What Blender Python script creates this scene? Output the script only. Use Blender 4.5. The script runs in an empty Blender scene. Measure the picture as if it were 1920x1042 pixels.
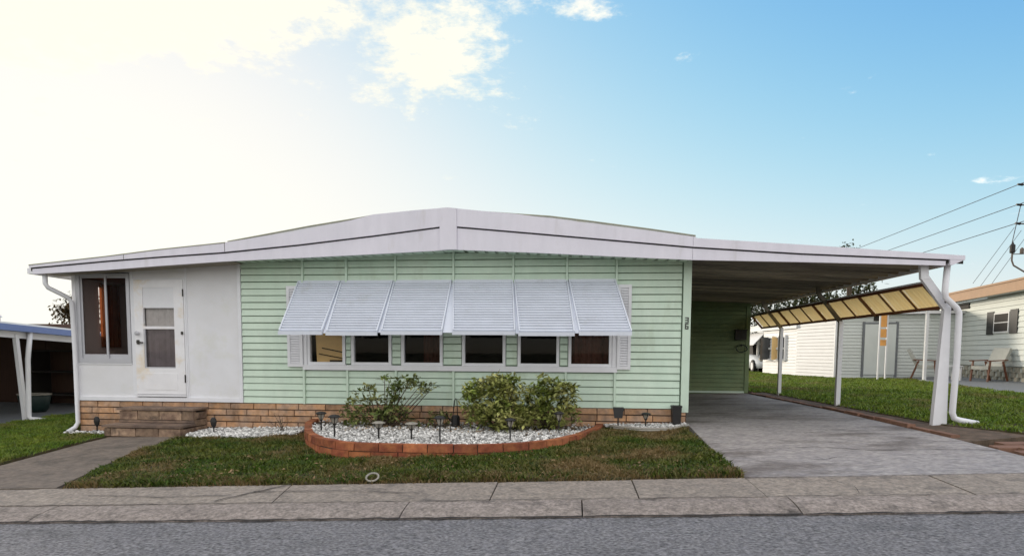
import bpy, bmesh, math, random
import numpy as np
from mathutils import Vector, Matrix
R = math.radians
random.seed(7); rng = np.random.default_rng(11)
scn = bpy.context.scene
col = scn.collection

# ------------------------------------------------------------------ camera
F_PX, PITCH, ROLL = 1150.0, R(4.1), 0.0061
YAW = math.atan(110/1150*math.cos(PITCH))
CAM = Vector((0, -9.6, 1.5))
fw = Vector((-math.sin(YAW)*math.cos(PITCH), math.cos(YAW)*math.cos(PITCH), -math.sin(PITCH)))
r0 = Vector((math.cos(YAW), math.sin(YAW), 0)); u0 = r0.cross(fw)
rt = r0*math.cos(ROLL)+u0*math.sin(ROLL); up = rt.cross(fw)
cam = bpy.data.cameras.new('camera'); cam_o = bpy.data.objects.new('camera', cam); col.objects.link(cam_o)
cam_o.matrix_world = Matrix(((rt.x, up.x, -fw.x, CAM.x), (rt.y, up.y, -fw.y, CAM.y), (rt.z, up.z, -fw.z, CAM.z), (0, 0, 0, 1)))
cam.sensor_width = 36; cam.lens = F_PX/1920*36; cam.shift_y = 0.1156
cam.clip_end = 5000; cam.clip_start = 0.05
scn.camera = cam_o
scn.render.resolution_x, scn.render.resolution_y = 1024, 555

# ------------------------------------------------------------------ light
SUN_AZ, SUN_EL = R(-40), R(8)          # azimuth from +Y, positive towards +X
EXPOSURE = 2.1; SKY_STRENGTH = 0.10
w = bpy.data.worlds.new('World'); scn.world = w; w.use_nodes = True
nt = w.node_tree; N = nt.nodes; LK = nt.links
N.clear()
def wn(t, **k):
    n = N.new(t)
    for a, b in k.items(): setattr(n, a, b)
    return n
def wmath(op, a, b=None, c=None, clamp=False):
    n = wn('ShaderNodeMath', operation=op, use_clamp=clamp)
    for i, v in enumerate((a, b, c)):
        if v is None: continue
        if isinstance(v, (int, float)): n.inputs[i].default_value = v
        else: LK.new(v, n.inputs[i])
    return n.outputs[0]
sky = wn('ShaderNodeTexSky', sky_type='NISHITA', sun_disc=False, sun_elevation=SUN_EL, sun_rotation=SUN_AZ,
         air_density=1.0, dust_density=0.6, ozone_density=3.0, altitude=0)
tc = wn('ShaderNodeTexCoord'); sep = wn('ShaderNodeSeparateXYZ'); LK.new(tc.outputs['Generated'], sep.inputs[0])
den = wmath('ADD', wmath('MAXIMUM', sep.outputs[2], 0.0), 0.1)
U = wmath('DIVIDE', sep.outputs[0], den); V = wmath('DIVIDE', sep.outputs[1], den)
comb = wn('ShaderNodeCombineXYZ'); LK.new(U, comb.inputs[0]); LK.new(V, comb.inputs[1])
nz = wn('ShaderNodeTexNoise', noise_dimensions='3D'); LK.new(comb.outputs[0], nz.inputs['Vector'])
nz.inputs['Scale'].default_value = 3.2; nz.inputs['Detail'].default_value = 9; nz.inputs['Roughness'].default_value = 0.62; nz.inputs['Distortion'].default_value = 0.25
nz2 = wn('ShaderNodeTexNoise', noise_dimensions='3D'); LK.new(comb.outputs[0], nz2.inputs['Vector'])
nz2.inputs['Scale'].default_value = 16; nz2.inputs['Detail'].default_value = 6; nz2.inputs['Roughness'].default_value = 0.7
def blob(cu, cv, ru, rv, a):
    du = wmath('DIVIDE', wmath('SUBTRACT', U, cu), ru); dv = wmath('DIVIDE', wmath('SUBTRACT', V, cv), rv)
    s = wmath('ADD', wmath('MULTIPLY', du, du), wmath('MULTIPLY', dv, dv))
    return wmath('MULTIPLY', wmath('EXPONENT', wmath('MULTIPLY', s, -1.0)), a)
bl = None
for b in ((-0.95, 1.30, 1.0, 0.42, 0.95), (-0.42, 1.66, 0.28, 0.40, 0.72), (0.0, 1.56, 0.16, 0.07, 0.6), (1.68, 2.62, 0.22, 0.07, 0.42),
          (1.24, 2.04, 0.12, 0.03, 0.4), (1.09, 1.66, 0.10, 0.06, 0.4), ):
    x = blob(*b); bl = x if bl is None else wmath('MAXIMUM', bl, x)
# thin cloud bank added overhead and behind, out of view, to light the facade
bank = wn('ShaderNodeMapRange', interpolation_type='SMOOTHSTEP'); LK.new(V, bank.inputs[0])
for i, v in ((1, 1.25), (2, -0.2), (3, 0.0), (4, 0.95)): bank.inputs[i].default_value = v
bl = wmath('MAXIMUM', bl, bank.outputs[0])
dens = wmath('ADD', wmath('ADD', bl, wmath('MULTIPLY', wmath('SUBTRACT', nz.outputs['Fac'], 0.5), 1.9)), wmath('MULTIPLY', wmath('SUBTRACT', nz2.outputs['Fac'], 0.5), 0.9))
mr = wn('ShaderNodeMapRange', interpolation_type='SMOOTHSTEP'); LK.new(dens, mr.inputs[0])
mr.inputs[1].default_value = 0.30; mr.inputs[2].default_value = 0.75; mr.inputs[3].default_value = 0; mr.inputs[4].default_value = 0.85
upm = wn('ShaderNodeMapRange'); LK.new(sep.outputs[2], upm.inputs[0]); upm.inputs[1].default_value = 0.02; upm.inputs[2].default_value = 0.12
cfac = wmath('MULTIPLY', mr.outputs[0], upm.outputs[0])
# film-like response of the sky's brightness, the same over the whole dome: y = c^2 / (c^2 + B^2)
hs = wn('ShaderNodeHueSaturation'); LK.new(sky.outputs[0], hs.inputs['Color']); hs.inputs['Saturation'].default_value = 1.04
def vm(op, a, b):
    n = wn('ShaderNodeVectorMath', operation=op)
    for i, v in enumerate((a, b)):
        if isinstance(v, tuple): n.inputs[i].default_value = v
        else: LK.new(v, n.inputs[i])
    return n.outputs[0]
c2_ = vm('MULTIPLY', hs.outputs[0], hs.outputs[0])
skyc = vm('MULTIPLY', vm('DIVIDE', c2_, vm('ADD', c2_, (1.15, 1.5, 0.75))), (2.45, 2.42, 2.22))
mixc = wn('ShaderNodeMix', data_type='RGBA', blend_type='MIX'); LK.new(cfac, mixc.inputs[0]); LK.new(skyc, mixc.inputs[6])
dt = wn('ShaderNodeVectorMath', operation='DOT_PRODUCT'); LK.new(tc.outputs['Generated'], dt.inputs[0])
dt.inputs[1].default_value = (math.sin(SUN_AZ)*math.cos(SUN_EL), math.cos(SUN_AZ)*math.cos(SUN_EL), math.sin(SUN_EL))
ct = wn('ShaderNodeMix', data_type='RGBA'); LK.new(wmath('MULTIPLY_ADD', dt.outputs['Value'], 1.1, 0.05, True), ct.inputs[0])
ct.inputs[6].default_value = (3.65, 3.55, 3.45, 1); ct.inputs[7].default_value = (2.75, 2.55, 2.05, 1)      # clouds warmer towards the sun
LK.new(ct.outputs[2], mixc.inputs[7])
bg = wn('ShaderNodeBackground'); LK.new(mixc.outputs[2], bg.inputs[0]); bg.inputs[1].default_value = SKY_STRENGTH
wo = wn('ShaderNodeOutputWorld'); LK.new(bg.outputs[0], wo.inputs[0])

sl = bpy.data.lights.new('sun', 'SUN'); sl.energy = 0.8; sl.angle = R(10); sl.color = (1.0, 0.88, 0.72)
so = bpy.data.objects.new('sun', sl); col.objects.link(so)
sd = Vector((math.sin(SUN_AZ)*math.cos(SUN_EL), math.cos(SUN_AZ)*math.cos(SUN_EL), math.sin(SUN_EL)))
so.rotation_euler = sd.to_track_quat('Z', 'Y').to_euler(); so.location = (-20, 20, 15)
scn.view_settings.view_transform = 'Standard'; scn.view_settings.look = 'None'
scn.view_settings.exposure = EXPOSURE; scn.view_settings.gamma = 1; scn.view_settings.use_curve_mapping = False

# ------------------------------------------------------------------ materials
MATS = {}
def mat(name, c, rough=0.7, var=0.12, scale=6, c2=None, bump=0.0, bscale=60, metal=0.0, spec=0.4, stretch=(1, 1, 1), grime=None, isl=0.0, obj=0.0, patch=None):
    """c base colour; var brightness noise; c2 second colour mixed by a large noise; isl / obj random shade per island / object"""
    m = bpy.data.materials.new(name); m.use_nodes = True; t = m.node_tree; n = t.nodes; l = t.links
    b = n['Principled BSDF']; b.inputs['Roughness'].default_value = rough; b.inputs['Metallic'].default_value = metal
    b.inputs['Specular IOR Level'].default_value = spec
    geo = n.new('ShaderNodeNewGeometry'); mp = n.new('ShaderNodeMapping'); mp.inputs['Scale'].default_value = stretch
    l.new(geo.outputs['Position'], mp.inputs[0])
    def noise(s, d=5, r=0.6, off=0):
        x = n.new('ShaderNodeTexNoise'); x.inputs['Scale'].default_value = s; x.inputs['Detail'].default_value = d; x.inputs['Roughness'].default_value = r
        if off:
            a = n.new('ShaderNodeVectorMath'); a.inputs[1].default_value = (off, off*1.7, off*.3); l.new(mp.outputs[0], a.inputs[0]); l.new(a.outputs[0], x.inputs['Vector'])
        else: l.new(mp.outputs[0], x.inputs['Vector'])
        return x.outputs['Fac']
    def mixrgb(f, a, bb, mode='MIX'):
        x = n.new('ShaderNodeMix'); x.data_type = 'RGBA'; x.blend_type = mode
        for i, v in ((0, f), (6, a), (7, bb)):
            if isinstance(v, (int, float)): x.inputs[i].default_value = v
            elif isinstance(v, tuple): x.inputs[i].default_value = (*v, 1)
            else: l.new(v, x.inputs[i])
        return x.outputs[2]
    def rng_(v, a, b_, lo, hi):
        x = n.new('ShaderNodeMapRange'); l.new(v, x.inputs[0]); x.inputs[1].default_value = a; x.inputs[2].default_value = b_; x.inputs[3].default_value = lo; x.inputs[4].default_value = hi
        return x.outputs[0]
    base = tuple(c)
    cur = base
    if c2: cur = mixrgb(rng_(noise(scale*.35, 6, .6, 3.1), .38, .62, 0, 1), base, tuple(c2))
    if patch:                                  # (colour, scale, lo, hi): stains or dry patches with a shape of their own
        cur = mixrgb(rng_(noise(patch[1], 7, .65, 9.7), patch[2], patch[3], 0, 1), cur, tuple(patch[0]))
    v = rng_(noise(scale), .25, .75, 1-var, 1+var)
    def mul(cur, v):
        x = n.new('ShaderNodeVectorMath'); x.operation = 'SCALE'
        if isinstance(cur, tuple): x.inputs[0].default_value = cur
        else: l.new(cur, x.inputs[0])
        l.new(v, x.inputs['Scale']); return x.outputs[0]
    cur = mul(cur, v)
    if isl: cur = mul(cur, rng_(geo.outputs['Random Per Island'], 0, 1, 1-isl, 1+isl))
    if obj:
        oi = n.new('ShaderNodeObjectInfo'); cur = mul(cur, rng_(oi.outputs['Random'], 0, 1, 1-obj, 1+obj))
    l.new(cur, b.inputs['Base Color'])
    if bump:
        bp = n.new('ShaderNodeBump'); bp.inputs['Strength'].default_value = bump; bp.inputs['Distance'].default_value = 0.01
        l.new(noise(bscale, 4, .7), bp.inputs['Height']); l.new(bp.outputs[0], b.inputs['Normal'])
    MATS[name] = m; return m
def leafmat(name, c, c2, trans=0.35, isl=0.4):
    m = mat(name, c, rough=0.45, var=0.25, scale=9, c2=c2, isl=isl, spec=0.35)
    t = m.node_tree; n = t.nodes; l = t.links; b = n['Principled BSDF']
    src = b.inputs['Base Color'].links[0].from_socket
    tr = n.new('ShaderNodeBsdfTranslucent'); l.new(src, tr.inputs[0]); mx = n.new('ShaderNodeMixShader'); mx.inputs[0].default_value = trans
    l.new(b.outputs[0], mx.inputs[1]); l.new(tr.outputs[0], mx.inputs[2]); l.new(mx.outputs[0], n['Material Output'].inputs[0])
    return m
def glassmat(name, tint=(0.75, 0.75, 0.75), ior=1.22):
    m = bpy.data.materials.new(name); m.use_nodes = True; t = m.node_tree; n = t.nodes; l = t.links; n.remove(n['Principled BSDF'])
    fr = n.new('ShaderNodeFresnel'); fr.inputs[0].default_value = ior
    gl = n.new('ShaderNodeBsdfGlossy'); gl.inputs['Roughness'].default_value = 0.02
    tr = n.new('ShaderNodeBsdfTransparent'); tr.inputs[0].default_value = (*tint, 1)
    mx = n.new('ShaderNodeMixShader'); l.new(fr.outputs[0], mx.inputs[0]); l.new(tr.outputs[0], mx.inputs[1]); l.new(gl.outputs[0], mx.inputs[2])
    l.new(mx.outputs[0], n['Material Output'].inputs[0]); MATS[name] = m; return m

M_green = mat('green_siding', (0.60, 0.74, 0.61), .6, .07, 3, c2=(0.64, 0.755, 0.63), obj=.035, bump=.15, bscale=40, patch=((.47, .56, .42), 1.0, .58, .78), stretch=(1.6, 1.6, .6))
M_greentrim = mat('green_trim', (0.62, 0.75, 0.62), .55, .05, 3)
M_greenin = mat('green_shade_backing', (0.30, 0.40, 0.30), .8, .1, 4)  # siding green darkened, painting shade into the grooves between boards
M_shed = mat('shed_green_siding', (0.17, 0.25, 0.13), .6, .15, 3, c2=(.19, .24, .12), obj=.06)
M_white = mat('white_paint', (0.80, 0.80, 0.83), .5, .05, 4, c2=(.77, .77, .80), bump=.05)
M_fascia = mat('white_fascia_metal', (0.76, 0.735, 0.81), .45, .05, 2.5, c2=(.73, .71, .785), bump=.05, bscale=25, patch=((.60, .57, .58), 1.1, .60, .85), stretch=(3, 3, .7))
M_wall = mat('white_wall_panel', (0.78, 0.78, 0.81), .6, .05, 2, c2=(.74, .73, .74), patch=((.66, .66, .58), 1.0, .56, .8))
M_door = mat('white_door_paint', (0.84, 0.83, 0.85), .45, .05, 5, patch=((.74, .60, .40), 2.2, .52, .75))
M_roof = mat('white_roof_coating', (0.66, 0.67, 0.66), .6, .08, 2, patch=((.5, .5, .42), 3, .55, .75))
M_drip = mat('weathered_drip_edge', (0.30, 0.30, 0.22), .7, .15, 6)
M_pan = mat('carport_pan_metal', (0.33, 0.29, 0.225), .55, .3, 3, c2=(.17, .15, .12), stretch=(.4, 3, 1), obj=.35)
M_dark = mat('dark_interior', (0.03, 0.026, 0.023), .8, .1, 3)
M_awn = mat('white_awning_metal', (0.66, 0.695, 0.775), .35, .05, 4, obj=.03, patch=((.54, .56, .58), 2.4, .58, .8))
M_brick = mat('tan_slump_brick', (0.52, 0.29, 0.15), .85, .3, 12, c2=(.40, .27, .19), obj=.25, bump=.5, bscale=70, patch=((.26, .16, .10), 3.2, .56, .72))
M_mortar = mat('mortar', (0.075, 0.05, 0.04), .9, .2, 14)
M_red = mat('red_brick', (0.25, 0.07, 0.035), .85, .35, 14, c2=(.36, .13, .05), obj=.28, bump=.5, bscale=70, patch=((.20, .07, .04), 4, .58, .75))
M_tread = mat('weathered_step_concrete', (0.26, 0.18, 0.13), .9, .25, 10, c2=(.14, .10, .08), bump=.4)
M_stepbrick = mat('weathered_step_brick', (0.36, 0.25, 0.17), .9, .4, 12, c2=(.17, .11, .08), obj=.3, bump=.5, patch=((.06, .045, .04), 4, .55, .7))
M_asph = mat('asphalt', (0.225, 0.218, 0.222), .9, .9, 36, c2=(.185, .18, .19), bump=1.0, bscale=110, patch=((.12, .118, .122), 1.4, .54, .78), stretch=(1, 1.2, 1))
M_walk = mat('sidewalk_concrete', (0.33, 0.28, 0.235), .9, .45, 30, c2=(.25, .215, .185), obj=.06, bump=.7, bscale=90, patch=((.13, .115, .105), 2.2, .54, .72))
M_kerb = mat('kerb_concrete', (0.33, 0.28, 0.25), .9, .52, 34, c2=(.24, .205, .18), obj=.06, bump=.9, bscale=80, patch=((.11, .095, .085), 3, .56, .72))
M_drive = mat('driveway_concrete', (0.37, 0.34, 0.325), .75, .42, 22, c2=(.27, .25, .25), bump=.3, bscale=70, patch=((.12, .10, .09), 1.3, .48, .70), stretch=(.7, 1.3, 1))
M_path = mat('path_concrete', (0.20, 0.162, 0.132), .9, .3, 20, c2=(.15, .125, .105), bump=.4, patch=((.075, .065, .055), 1.6, .5, .7))
M_soil = mat('lawn_soil', (0.075, 0.052, 0.028), .95, .4, 12, c2=(.06, .06, .022), bump=.8, bscale=40)
M_ground = mat('ground_soil', (0.10, 0.085, 0.05), .95, .3, 5, c2=(.07, .085, .035))
M_gravel = mat('white_pebbles', (0.58, 0.57, 0.55), .8, .35, 20, isl=.62)
M_bedsoil = mat('bed_soil', (0.07, 0.055, 0.04), .95, .4, 20)
M_strip = mat('dirt_strip', (0.15, 0.105, 0.075), .95, .35, 14, c2=(.09, .065, .045), bump=.9, bscale=40)
M_paver = mat('red_paver', (0.23, 0.125, 0.085), .9, .2, 14, obj=.15, bump=.4)
M_black = mat('black_plastic', (0.018, 0.017, 0.017), .5, .2, 10)
M_lens = mat('lantern_lens', (0.30, 0.28, 0.24), .25, .2, 20)
M_metal = mat('aluminium', (0.50, 0.50, 0.53), .4, .05, 6, metal=.3)
M_hard = mat('dark_hardware', (0.06, 0.055, 0.05), .35, .1, 8, metal=.8)
M_curt = mat('sheer_curtain', (0.78, 0.74, 0.72), .9, .15, 10)
M_brownc = mat('brown_curtain', (0.11, 0.04, 0.025), .9, .2, 8)
M_tanrefl = mat('tan_reflection', (0.88, 0.60, 0.27), .8, .06, 6)  # colour of painted reflections, in the first window and one far pane
M_wood = mat('brown_panelling', (0.15, 0.055, 0.028), .5, .25, 6, stretch=(6, 6, .6))
M_rafter = mat('stained_rafter', (0.16, 0.075, 0.035), .7, .2, 6)
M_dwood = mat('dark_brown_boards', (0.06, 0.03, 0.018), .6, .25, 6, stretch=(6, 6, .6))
M_pole = mat('weathered_wood', (0.16, 0.13, 0.11), .9, .2, 8, stretch=(5, 5, .5))
M_blue = mat('blue_gutter', (0.17, 0.24, 0.48), .5, .06, 4)
M_nwall = mat('neighbour_siding', (0.61, 0.64, 0.61), .65, .06, 2, obj=.02)
M_nwhite = mat('neighbour_white_siding', (0.70, 0.70, 0.71), .6, .05, 2, obj=.02)
M_tantrim = mat('tan_fascia', (0.31, 0.18, 0.095), .6, .1, 5)
M_orange = mat('orange_post', (0.75, 0.36, 0.10), .6, .15, 5)
M_slab = mat('patio_concrete', (0.17, 0.18, 0.19), .85, .12, 6)
M_bark = mat('bark', (0.09, 0.065, 0.045), .9, .3, 12, stretch=(3, 3, .6))
M_carp = mat('white_car_paint', (0.72, 0.75, 0.80), .2, .03, 3, spec=.6)
M_tyre = mat('tyre_rubber', (0.02, 0.02, 0.02), .8, .1, 8)
M_blockf = mat('pierced_block', (0.36, 0.34, 0.28), .9, .15, 12, obj=.08)
M_pane = mat('grey_window_pane', (0.07, 0.075, 0.08), .15, .2, 4)
M_tub = mat('dark_green_plastic', (0.008, 0.022, 0.02), .5, .1, 5)
M_wire = mat('cable', (0.10, 0.10, 0.11), .6, .05, 5)
M_cushion = mat('grey_cushion', (0.42, 0.42, 0.38), .9, .1, 8)
M_glass = glassmat('window_glass', (.9, .9, .9))
M_glassp = glassmat('porch_glass', (.85, .80, .78), 1.10)
M_glassd = glassmat('door_glass', (.92, .92, .92))
M_screen = glassmat('insect_screen', (.80, .78, .80))
M_leafA = leafmat('shrub_leaf', (0.16, 0.215, 0.04), (0.42, 0.41, 0.15), .25, .7)
M_leafB = leafmat('sparse_shrub_leaf', (0.10, 0.145, 0.03), (0.26, 0.26, 0.10), .25, .65)
M_leafD = leafmat('tree_leaf', (0.035, 0.05, 0.015), (0.06, 0.06, 0.02), .3, .4)
M_leafO = leafmat('autumn_leaf', (0.08, 0.045, 0.015), (0.06, 0.05, 0.02), .4, .4)
M_dry = leafmat('dry_leaf', (0.26, 0.16, 0.08), (0.3, 0.2, 0.1), .2, .3)
def translucent_yellow():
    m = mat('yellow_fibreglass', (0.96, 0.69, 0.30), .6, .06, 5, c2=(.93, .63, .25), stretch=(1, 8, 1))
    t = m.node_tree; n = t.nodes; l = t.links; b = n['Principled BSDF']; src = b.inputs['Base Color'].links[0].from_socket
    tr = n.new('ShaderNodeBsdfTranslucent'); l.new(src, tr.inputs[0]); mx = n.new('ShaderNodeMixShader'); mx.inputs[0].default_value = .7
    l.new(b.outputs[0], mx.inputs[1]); l.new(tr.outputs[0], mx.inputs[2]); l.new(mx.outputs[0], n['Material Output'].inputs[0]); return m
M_yel = translucent_yellow()
def translucent(name, c, f=.8):
    m = mat(name, c, .9, .2, 8); t = m.node_tree; n = t.nodes; l = t.links; b = n['Principled BSDF']; src = b.inputs['Base Color'].links[0].from_socket
    tr = n.new('ShaderNodeBsdfTranslucent'); l.new(src, tr.inputs[0]); mx = n.new('ShaderNodeMixShader'); mx.inputs[0].default_value = f
    l.new(b.outputs[0], mx.inputs[1]); l.new(tr.outputs[0], mx.inputs[2]); l.new(mx.outputs[0], n['Material Output'].inputs[0]); return m
M_ostreak = translucent('orange_light_streak', (.34, .11, .04))  # translucent orange standing in for streaks of light in the porch glass

# ------------------------------------------------------------------ mesh helpers
class MB:
    def __init__(s): s.v = []; s.f = []
    def add(s, vs, fs):
        k = len(s.v); s.v += [tuple(p) for p in vs]; s.f += [tuple(i+k for i in f) for f in fs]; return s
    def box(s, x0, x1, y0, y1, z0, z1):
        return s.add([(x, y, z) for z in (z0, z1) for y in (y0, y1) for x in (x0, x1)],
                     [(0, 2, 3, 1), (4, 5, 7, 6), (0, 1, 5, 4), (2, 6, 7, 3), (0, 4, 6, 2), (1, 3, 7, 5)])
    def prism(s, poly, axis, a, b):
        """poly of 2-D points extruded along axis ('x','y','z') from a to b"""
        n = len(poly)
        def P(p, t): return {'x': (t, p[0], p[1]), 'y': (p[0], t, p[1]), 'z': (p[0], p[1], t)}[axis]
        vs = [P(p, a) for p in poly]+[P(p, b) for p in poly]
        return s.add(vs, [tuple(range(n))[::-1], tuple(range(n, 2*n))]+[(i, (i+1) % n, n+(i+1) % n, n+i) for i in range(n)])
    def slabpoly(s, top, thick):
        """top: list of 3-D points (counter-clockwise seen from above), dropped by thick"""
        n = len(top); vs = [tuple(p) for p in top]+[(p[0], p[1], p[2]-thick) for p in top]
        return s.add(vs, [tuple(range(n)), tuple(range(n, 2*n))[::-1]]+[(i, n+i, n+(i+1) % n, (i+1) % n) for i in range(n)])
    def bar(s, p, q, w, h=None, side=None):
        h = h or w; p = Vector(p); q = Vector(q); d = (q-p).normalized()
        ref = Vector(side) if side else (Vector((0, 0, 1)) if abs(d.z) < .95 else Vector((0, 1, 0)))
        a = d.cross(ref).normalized()*w/2; b = d.cross(a).normalized()*h/2
        vs = [c+i*a+j*b for c in (p, q) for i, j in ((-1, -1), (1, -1), (1, 1), (-1, 1))]
        return s.add(vs, [(3, 2, 1, 0), (4, 5, 6, 7)]+[(i, (i+1) % 4, 4+(i+1) % 4, 4+i) for i in range(4)])
    def tube(s, pts, r, n=8, cap=True):
        pts = [Vector(p) for p in pts]; rs = r if isinstance(r, (list, tuple)) else [r]*len(pts); rings = []
        prev = None
        for i, p in enumerate(pts):
            d = (pts[min(i+1, len(pts)-1)]-pts[max(i-1, 0)]).normalized()
            if prev is None:
                ref = Vector((0, 0, 1)) if abs(d.z) < .9 else Vector((1, 0, 0)); a = d.cross(ref).normalized()
            else: a = (prev-d*prev.dot(d)).normalized()
            prev = a; b = d.cross(a)
            rings.append([p+rs[i]*(math.cos(2*math.pi*k/n)*a+math.sin(2*math.pi*k/n)*b) for k in range(n)])
        vs = [q for rg in rings for q in rg]; m = len(rings)
        fs = [(i*n+k, i*n+(k+1) % n, (i+1)*n+(k+1) % n, (i+1)*n+k) for i in range(m-1) for k in range(n)]
        if cap: fs += [tuple(range(n))[::-1], tuple(range((m-1)*n, m*n))]
        return s.add(vs, fs)
    def lathe(s, prof, c=(0, 0, 0), n=12, sx=1, sy=1):
        vs = [(c[0]+r*sx*math.cos(2*math.pi*k/n), c[1]+r*sy*math.sin(2*math.pi*k/n), c[2]+z) for r, z in prof for k in range(n)]; m = len(prof)
        fs = [(i*n+k, i*n+(k+1) % n, (i+1)*n+(k+1) % n, (i+1)*n+k) for i in range(m-1) for k in range(n)]
        return s.add(vs, fs+[tuple(range(n))[::-1], tuple(range((m-1)*n, m*n))])
    def mesh(s, name, m, smooth=False):
        me = bpy.data.meshes.new(name); me.from_pydata(s.v, [], s.f); me.validate(); me.update()
        bm = bmesh.new(); bm.from_mesh(me); bmesh.ops.recalc_face_normals(bm, faces=bm.faces); bm.to_mesh(me); bm.free()
        if smooth: me.polygons.foreach_set('use_smooth', [True]*len(me.polygons))
        me.materials.append(m); return me
WL = {}                                        # world position of every object made here
def tag(o, label=None, cat=None, group=None, kind=None):
    if label: o['label'] = label
    if cat: o['category'] = cat
    if group: o['group'] = group
    if kind: o['kind'] = kind
    return o
def put(name, me, parent=None, loc=(0, 0, 0), rotz=0, scale=(1, 1, 1), rot=None):
    o = bpy.data.objects.new(name, me); col.objects.link(o); loc = Vector(loc)
    WL[o] = loc
    o.location = loc-(WL[parent] if parent else Vector((0, 0, 0))); o.parent = parent
    o.rotation_euler = rot if rot else (0, 0, rotz); o.scale = scale
    return o
def part(name, mb, m, parent=None, smooth=False, centre=True):
    """mb in world coordinates; origin is moved to the base centre of the shape"""
    vs = np.array(mb.v); c = Vector(((vs[:, 0].min()+vs[:, 0].max())/2, (vs[:, 1].min()+vs[:, 1].max())/2, vs[:, 2].min()))
    mb.v = [tuple(Vector(v)-c) for v in mb.v]
    return put(name, mb.mesh(name, m, smooth), parent, c)
def thing(name, label, cat, loc, group=None):
    return tag(put(name, None, None, loc), label, cat, group)
def copy_tree(o, parent=None):
    c = o.copy(); col.objects.link(c); WL[c] = WL[o]
    if parent: c.parent = parent
    for ch in list(o.children): copy_tree(ch, c)
    return c
def raw(name, V, Fq, m, parent=None, mids=None, mats=None):
    me = bpy.data.meshes.new(name); V = np.asarray(V, np.float32); Fq = np.asarray(Fq, np.int32)
    nf, k = Fq.shape
    me.vertices.add(len(V)); me.vertices.foreach_set('co', V.ravel())
    me.loops.add(nf*k); me.loops.foreach_set('vertex_index', Fq.ravel())
    me.polygons.add(nf); me.polygons.foreach_set('loop_start', np.arange(0, nf*k, k, dtype=np.int32))
    me.polygons.foreach_set('loop_total', np.full(nf, k, np.int32)); me.update(calc_edges=True)
    me.materials.append(m)
    return put(name, me, parent)

# ------------------------------------------------------------------ terrain
YK = -4.75                                      # where the fall towards the road ends
def H(x, y):
    xx = min(max(x, -14.), 19.)
    fall = 0.03*min(0., max(y, YK))+0.012*min(0., max(y-YK, -5.))
    return 0.35+0.0275*xx+fall
def kerb_edge(x): return -4.645+0.0525*x        # road edge
def kerb_back(x): return -4.29+0.053*x
def walk_back(x): return -3.60+0.0615*x

def sheet(name, xs, ys, dz, m):
    V = []; Fq = []
    for y in ys:
        for x in xs: V.append((x, y, H(x, y)+dz))
    nx = len(xs)
    for j in range(len(ys)-1):
        for i in range(nx-1): Fq.append((j*nx+i, j*nx+i+1, (j+1)*nx+i+1, (j+1)*nx+i))
    o = raw(name, V, Fq, m); tag(o, kind='structure'); return o
sheet('ground', [-900, -200, -60, -30, -14, -8, -4, 0, 4, 8, 12, 19, 40, 100, 300, 900], [-900, -200, -60, -25, -9.75, -7, YK, -3, -1.5, 0, 3, 8, 20, 50, 150, 400, 1500], -0.10, M_ground)
# road: one sheet to the kerb line
xs = [-300, -60, -30, -14, -10, -6, -3, 0, 3, 6, 10, 19, 40, 100, 300]
V = []; Fq = []
for j, t in enumerate((0, .15, .5, 1)):
    for x in xs:
        y0 = kerb_edge(x)+.02; y = y0-7.2*t; V.append((x, y, H(x, max(y0, -30))-.055+(.05*math.sin(min(t*2, 1)*math.pi/2)) - .012*7.2*t))
nx = len(xs)
for j in range(3):
    for i in range(nx-1): Fq.append((j*nx+i, j*nx+i+1, (j+1)*nx+i+1, (j+1)*nx+i))
tag(raw('road', V, Fq, M_asph), kind='structure')

def hp(x, y, dz=0): return (x, y, H(x, y)+dz)
# sidewalk slabs, kerb sections
sidewalk = tag(put('sidewalk', None), kind='structure')
jx = [-40, -18, -11.5, -7.2, -5.35, -2.77, -.70, .61, 1.71, 3.45, 5.6, 8, 12, 19, 40]
for a, b in zip(jx[:-1], jx[1:]):
    g = .006; k = .0
    ha = {-5.35: -.55, -2.77: .12}.get(a, 0); hb = {-5.35: -.55, -2.77: .12}.get(b, 0)    # slanted joints
    d = random.uniform(-.006, .006)
    part('sidewalk_slab', MB().slabpoly([hp(a+g+ha, kerb_back(a)+.006, d), hp(b-g+hb, kerb_back(b)+.006, d), hp(b-g, walk_back(b), d+.004), hp(a+g, walk_back(a), d+.004)], .12), M_walk, sidewalk)
kerb = tag(put('kerb', None), kind='structure')
kx = [-40, -18, -12, -8, -4.6, -1.4, .11, 1.87, 4.4, 7, 10, 14, 19, 40]
for a, b in zip(kx[:-1], kx[1:]):
    g = .006
    mb = MB(); n = 6
    prof = [(0, 0), (.12, -.006), (.24, -.022), (.36, -.05)]
    vs = []
    for x in (a+g, b-g):
        for t, dz in prof:
            y = kerb_back(x)-t*(kerb_back(x)-kerb_edge(x))/.36; vs.append((x, y, H(x, kerb_back(x))+dz))
        for t, dz in prof[::-1]:
            y = kerb_back(x)-t*(kerb_back(x)-kerb_edge(x))/.36; vs.append((x, y, H(x, kerb_back(x))-.2))
    mb.add(vs, [tuple(range(8)), tuple(range(8, 16))[::-1]]+[(i, i+8, (i+1) % 8+8, (i+1) % 8) for i in range(8)])
    part('kerb_section', mb, M_kerb, kerb)

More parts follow.
